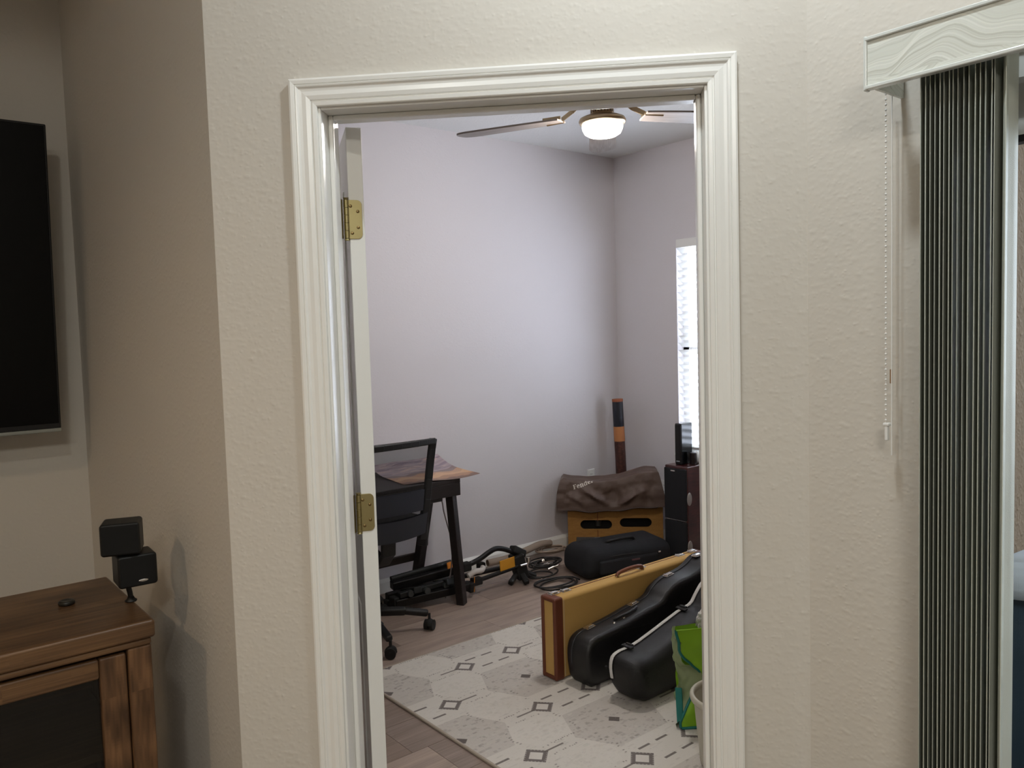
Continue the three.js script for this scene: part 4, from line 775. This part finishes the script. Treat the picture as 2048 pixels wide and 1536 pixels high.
// ---------------------------------------------------------------- guitar cases on the rug
const RUG = 0.0114;
function latch(add, x, y, z, ang, parent) {           // draw latch: plate, hinge roll and a raised lever
  const g = merge([rbox(0.052, 0.003, 0.030, 0, 0.0015, 0, 0.001), rbox(0.030, 0.006, 0.018, 0.004, 0.006, 0, 0.003), (() => { const c = cyl(0.004, 0.004, 0.026, 0, 0, 0, 12); c.rotateX(Math.PI / 2); c.translate(-0.016, 0.005, 0); return c; })()]);
  g.rotateZ(ang); g.translate(x, y, z); return add('latch', g, M.chrome, parent);
}
{
  const tweed = std(new THREE.Color(1, 1, 1), 0.8, { map: (() => { const t = dataTex(128, (x, y) => { const s = ((x + y) % 8 < 4) ? 1 : 0.86, n = 0.9 + 0.2 * (((x * 7 + y * 13) % 11) / 11); return [226 * s * n * 0.92, 180 * s * n * 0.92, 102 * s * n * 0.92]; }, true, [1 / 0.03, 1 / 0.03]); return t; })() });
  const leather = std(srgb(104, 54, 34), 0.5);
  const x0 = 2.200, x1 = 3.235, z0 = -2.548, z1 = -2.458, h = 0.352;
  const [g, add] = placed('tweed_guitar_case', 'tan tweed rectangular guitar case with brown leather ends, standing on edge', 'guitar case', [(x0 + x1) / 2, RUG, -2.503]);
  add('shell', uvm(rbox(x1 - x0 - 0.012, h, z1 - z0, (x0 + x1) / 2, RUG + h / 2, (z0 + z1) / 2, 0.016, 4)), tweed);
  for (const sx of [0, 1]) {                            // leather bindings of the two ends
    const xe = sx ? x1 - 0.024 : x0 + 0.024;
    for (const z of [z0, z1]) add('leather_binding', rbox(0.050, h + 0.004, 0.020, xe, RUG + h / 2 + 0.0005, z + (z === z0 ? 0.008 : -0.008), 0.009, 3), leather);
    add('leather_binding', rbox(0.050, 0.020, z1 - z0 - 0.02, xe, RUG + h - 0.0075, (z0 + z1) / 2, 0.009, 3), leather);
    add('leather_binding', rbox(0.050, 0.018, z1 - z0 - 0.02, xe, RUG + 0.0095, (z0 + z1) / 2, 0.008, 3), leather);
    const stitch = std(srgb(190, 170, 140), 0.7); const xs = sx ? x1 - 0.051 : x0 + 0.051;
    add('stitching', rbox(0.0025, h - 0.02, 0.0025, xs, RUG + h / 2, z1 + 0.0012, 0.001), stitch);
  }
  const yt = RUG + h;
  add('lid_seam', rbox(x1 - x0 - 0.09, 0.003, 0.004, (x0 + x1) / 2, yt + 0.0005, z0 + 0.030, 0.001), leather);
  for (const x of [x0 + 0.115, x0 + 0.60, x1 - 0.145]) latch(add, x, yt, z0 + 0.034, 0.0);
  latch(add, x0 + 0.05, yt + 0.002, z0 + 0.030, 0); latch(add, x1 - 0.05, yt + 0.002, z0 + 0.034, 0);
  const hx = x0 + 0.50;
  const hd = add('handle', tube([[hx - 0.085, yt + 0.004, z0 + 0.058], [hx - 0.080, yt + 0.016, z0 + 0.060], [hx - 0.04, yt + 0.026, z0 + 0.064], [hx + 0.04, yt + 0.026, z0 + 0.064], [hx + 0.080, yt + 0.016, z0 + 0.060], [hx + 0.085, yt + 0.004, z0 + 0.058]], 0.0085, 44, 10), std(srgb(124, 72, 50), 0.45));
  add('handle_ring', [-1, 1].map((s) => { const t = new THREE.TorusGeometry(0.010, 0.002, 8, 20); t.rotateY(Math.PI / 2); t.translate(hx + s * 0.086, yt + 0.006, z0 + 0.058); return t; }), M.brass, hd);
}
function outlineCase(out, depth, bevel, z1, m) {       // shell extruded from its x-y outline, z1 = nearest z
  const sh = new THREE.Shape(); out.forEach(([x, y], i) => (i ? sh.lineTo(x, y) : sh.moveTo(x, y)));
  const g = new THREE.ExtrudeGeometry(sh, { depth: depth - 2 * bevel, bevelEnabled: true, bevelSize: bevel, bevelThickness: bevel, bevelOffset: -bevel, bevelSegments: 6, curveSegments: 8 });
  g.translate(0, 0, z1 - depth + bevel); return toCreasedNormals(g, 0.9);
}
function spline(pts, n) { const c = new THREE.CatmullRomCurve3(pts.map(([x, y]) => V3(x, y, 0)), false, 'centripetal'); return c.getPoints(n).map((p) => [p.x, p.y]); }
{
  const vinyl = phys(srgb(15, 15, 18), 0.42, { bumpMap: fineGrain, bumpScale: 0.0004, clearcoat: 0.15, clearcoatRoughness: 0.4 });
  const y0 = RUG + 0.0004;
  const top = spline([[2.238, 0.10], [2.239, 0.160], [2.256, 0.198], [2.292, 0.218], [2.340, 0.224], [2.445, 0.234], [2.606, 0.258], [2.715, 0.276], [2.752, 0.306], [2.83, 0.336], [2.94, 0.348], [3.00, 0.364], [3.06, 0.392], [3.14, 0.390], [3.22, 0.34], [3.26, 0.25], [3.25, 0.13]], 70);
  const out = [[2.270, y0], [2.247, y0 + 0.03], ...top, [3.22, y0 + 0.03], [3.18, y0]];
  const [g, add] = placed('black_guitar_case', 'black hardshell guitar case leaning beside the tan tweed case', 'guitar case', [2.72, y0, -2.37]);
  add('shell', outlineCase(out, 0.135, 0.024, -2.306, vinyl), vinyl);
  add('lid_seam', tube(top.filter((_, i) => i % 2 === 0).map(([x, y]) => [x, y + 0.0005, -2.40]), 0.0035, 120, 8), std(srgb(60, 62, 66), 0.35, { metalness: 0.6 }));
  latch(add, 2.345, 0.2255, -2.400, 0.10); latch(add, 2.62, 0.2615, -2.400, 0.16); latch(add, 2.86, 0.3415, -2.395, 0.12); latch(add, 3.06, 0.3945, -2.385, 0.0);
  const hx = 2.53; add('handle', tube([[hx - 0.07, 0.237, -2.37], [hx - 0.06, 0.247, -2.355], [hx, 0.258, -2.345], [hx + 0.06, 0.264, -2.355], [hx + 0.07, 0.258, -2.37]], 0.007, 36, 8), vinyl);
  const stud = new THREE.SphereGeometry(0.0065, 14, 8); add('stud', [[2.44, 0.233, -2.345], [2.50, 0.241, -2.345], [2.305, 0.205, -2.316]].map(([x, y, z]) => { const s = stud.clone(); s.translate(x, y, z); return s; }), M.chrome);
}
{
  const vinyl = phys(srgb(14, 14, 17), 0.5, { bumpMap: fineGrain, bumpScale: 0.0004 });
  const y0 = RUG + 0.0004;
  const top = spline([[2.258, 0.10], [2.252, 0.150], [2.262, 0.182], [2.290, 0.194], [2.372, 0.197], [2.502, 0.225], [2.666, 0.266], [2.760, 0.283], [2.790, 0.312], [2.841, 0.356], [2.93, 0.392], [3.04, 0.40], [3.15, 0.38], [3.23, 0.30], [3.25, 0.17]], 70);
  const out = [[2.330, y0], [2.285, y0 + 0.022], [2.262, y0 + 0.055], ...top, [3.22, y0 + 0.05], [3.15, y0]];
  const [g, add] = placed('white_trimmed_case', 'black guitar case with a white edge strip, nearest of the three cases', 'guitar case', [2.72, y0, -2.16]);
  add('shell', outlineCase(out, 0.185, 0.062, -2.045, vinyl), vinyl);
  add('white_strip', (() => { const a = top.filter((_, i) => i % 2 === 0); return grid(a.length - 1, 6, (u, v) => { const i = Math.round(u * (a.length - 1)), [x, y] = a[i], [xp, yp] = a[Math.max(0, i - 1)], [xn, yn] = a[Math.min(a.length - 1, i + 1)], L = Math.hypot(xn - xp, yn - yp), nx = -(yn - yp) / L, ny = (xn - xp) / L, t = (v - 0.5) * 2, bu = 0.003 + 0.004 * (1 - t * t); return [x + nx * bu, y + ny * bu, -2.188 + t * 0.0085]; }); })(), std(srgb(205, 203, 200), 0.35, { side: THREE.DoubleSide }));
  const band = (x, y, a) => { const b = merge([rbox(0.020, 0.008, 0.055, 0, 0.006, 0, 0.003), rbox(0.012, 0.012, 0.036, 0.012, 0.008, 0, 0.003)]); b.rotateZ(a); b.translate(x, y, -2.182); add('latch', b, M.blackMetal); };
  band(2.345, 0.200, 0.08); band(2.69, 0.272, 0.24);
  const p = new THREE.SphereGeometry(0.014, 14, 10); p.scale(1, 1, 1); 
  add('corner_cap', [[2.283, 0.118, -2.245]].map(([x, y, z]) => { const s = p.clone(); s.scale(0.4, 0.5, 0.5); s.translate(x, y, z); return s; }), M.blackMetal);
}

// ---------------------------------------------------------------- green shopping bag, plastic bag, bin by the right jamb
{
  const [g, add] = placed('shopping_bag', 'bright green reusable shopping bag with teal piping beside the cases', 'bag', [2.30, RUG, -1.86]);
  const green = std(srgb(140, 190, 40), 0.5, { side: THREE.DoubleSide }), clear = phys(srgb(140, 154, 112), 0.3, { side: THREE.DoubleSide }), teal = std(srgb(28, 118, 110), 0.5);
  const b = RUG + 0.001;
  // corners of the standing bag: gusset faces the doorway side, front panel faces the camera
  const wrk = (q, k, a = 0.010) => [q[0] + a * perlin.noise(q[0] * 19 + k, q[1] * 19, q[2] * 19), q[1] + a * 0.4 * perlin.noise(q[0] * 17, q[1] * 17 + k, 5), q[2] + a * perlin.noise(q[0] * 15, q[1] * 23, k)];
  const quad = (A, B, C, D, k, a, n = 18) => grid(n, n, (u, v) => wrk([0, 1, 2].map((i) => (A[i] * (1 - u) + B[i] * u) * (1 - v) + (D[i] * (1 - u) + C[i] * u) * v), k, a));
  const f0 = [2.268, b, -1.850], f1 = [2.400, b, -1.750], f2 = [2.425, 0.372, -1.800], f3 = [2.272, 0.375, -1.870];
  add('front_panel', [grid(20, 24, (u, v) => { const L0 = [0, 1, 2].map((i) => f0[i] * (1 - v) + f3[i] * v), pinch = Math.exp(-((v - 0.47) ** 2) / 0.045) * (1 - u); const q = [0, 1, 2].map((i) => L0[i] * (1 - u) + (f1[i] * (1 - v) + f2[i] * v) * u); q[0] += 0.105 * pinch; q[2] += 0.012 * pinch; return wrk(q, 3, 0.012); })], green);
  add('back_panel', quad([2.375, b, -1.955], [2.52, b, -1.87], [2.50, 0.35, -1.88], [2.347, 0.350, -1.95], 9, 0.006), green);
  add('side_gusset', grid(16, 24, (u, v) => { const A = [0, 1, 2].map((i) => f0[i] * (1 - v) + f3[i] * v), B = [[2.375, b, -1.955], [2.347, 0.350, -1.95]].reduce((s, q, k) => s.map((t, i) => t + q[i] * (k ? v : 1 - v)), [0, 0, 0]); const pinch = Math.exp(-((v - 0.47) ** 2) / 0.045) * (1 - u); const q = [0, 1, 2].map((i) => A[i] * (1 - u) + B[i] * u); q[0] += 0.105 * pinch - 0.02 * Math.sin(u * Math.PI) * (0.4 + v); q[2] += 0.012 * pinch + 0.02 * Math.sin(u * Math.PI); return wrk(q, 6, 0.034); }), clear);
  add('bottom_panel', quad(f0, f1, [2.52, b, -1.87], [2.375, b, -1.955], 2, 0.0), green);
  const seamPts = []; for (let i = 0; i <= 24; i++) { const v = i / 24, pinch = Math.exp(-((v - 0.47) ** 2) / 0.045), q = [0, 1, 2].map((k) => f0[k] * (1 - v) + f3[k] * v); q[0] += 0.105 * pinch; q[2] += 0.012 * pinch; seamPts.push(wrk(q, 3, 0.012)); }
  add('piping', tube(seamPts, 0.0052, 60, 8), teal); add('piping', tube([f0, [2.334, b + 0.002, -1.80], f1], 0.005, 24, 8), teal); add('piping', tube([f1, [2.415, 0.19, -1.772], f2], 0.005, 24, 8), teal); add('piping', tube([f3, [2.345, 0.372, -1.836], f2], 0.003, 24, 8), green);
  add('piping', bar([2.285, b + 0.004, -1.868], [2.318, 0.135, -1.902], 0.006, 0.030, 0.002), teal);
  // what fills it: a crumpled white plastic bag
  const s = new THREE.IcosahedronGeometry(1, 12), p = s.attributes.position;
  for (let i = 0; i < p.count; i++) { const x = p.getX(i), y = p.getY(i), z = p.getZ(i), n = 1 + 0.30 * perlin.noise(x * 3, y * 3, z * 3) + 0.14 * perlin.noise(x * 8, y * 8, z * 8); p.setXYZ(i, x * 0.07 * n, y * 0.055 * n, z * 0.035 * n); }
  s.computeVertexNormals(); const sm = toCreasedNormals(mergeVertices(clean(s), 1e-4), 0.7); sm.translate(2.468, 0.372, -1.862);
  single('plastic_bag', sm, phys(srgb(206, 204, 198), 0.3), 'crumpled white plastic bag stuffed in the top of the green bag', 'bag');
}
{
  const [g, add] = placed('waste_bin', 'white plastic waste bin half hidden by the right door jamb', 'bin', [2.205, RUG, -1.585]);
  const pl = std(srgb(186, 182, 166), 0.45, { side: THREE.DoubleSide });
  const body = lathe([[0, 0.002], [0.098, 0.002], [0.105, 0.008], [0.125, 0.232], [0.1225, 0.232], [0.1025, 0.012], [0, 0.010]], 56); body.translate(2.205, RUG, -1.585); add('body', body, pl);
  const rim = new THREE.TorusGeometry(0.1285, 0.0085, 12, 64); rim.rotateX(Math.PI / 2); rim.scale(1, 1.5, 1); rim.translate(2.205, RUG + 0.232, -1.585); add('rim', rim, pl);
}
renderer.render(scene, camera);
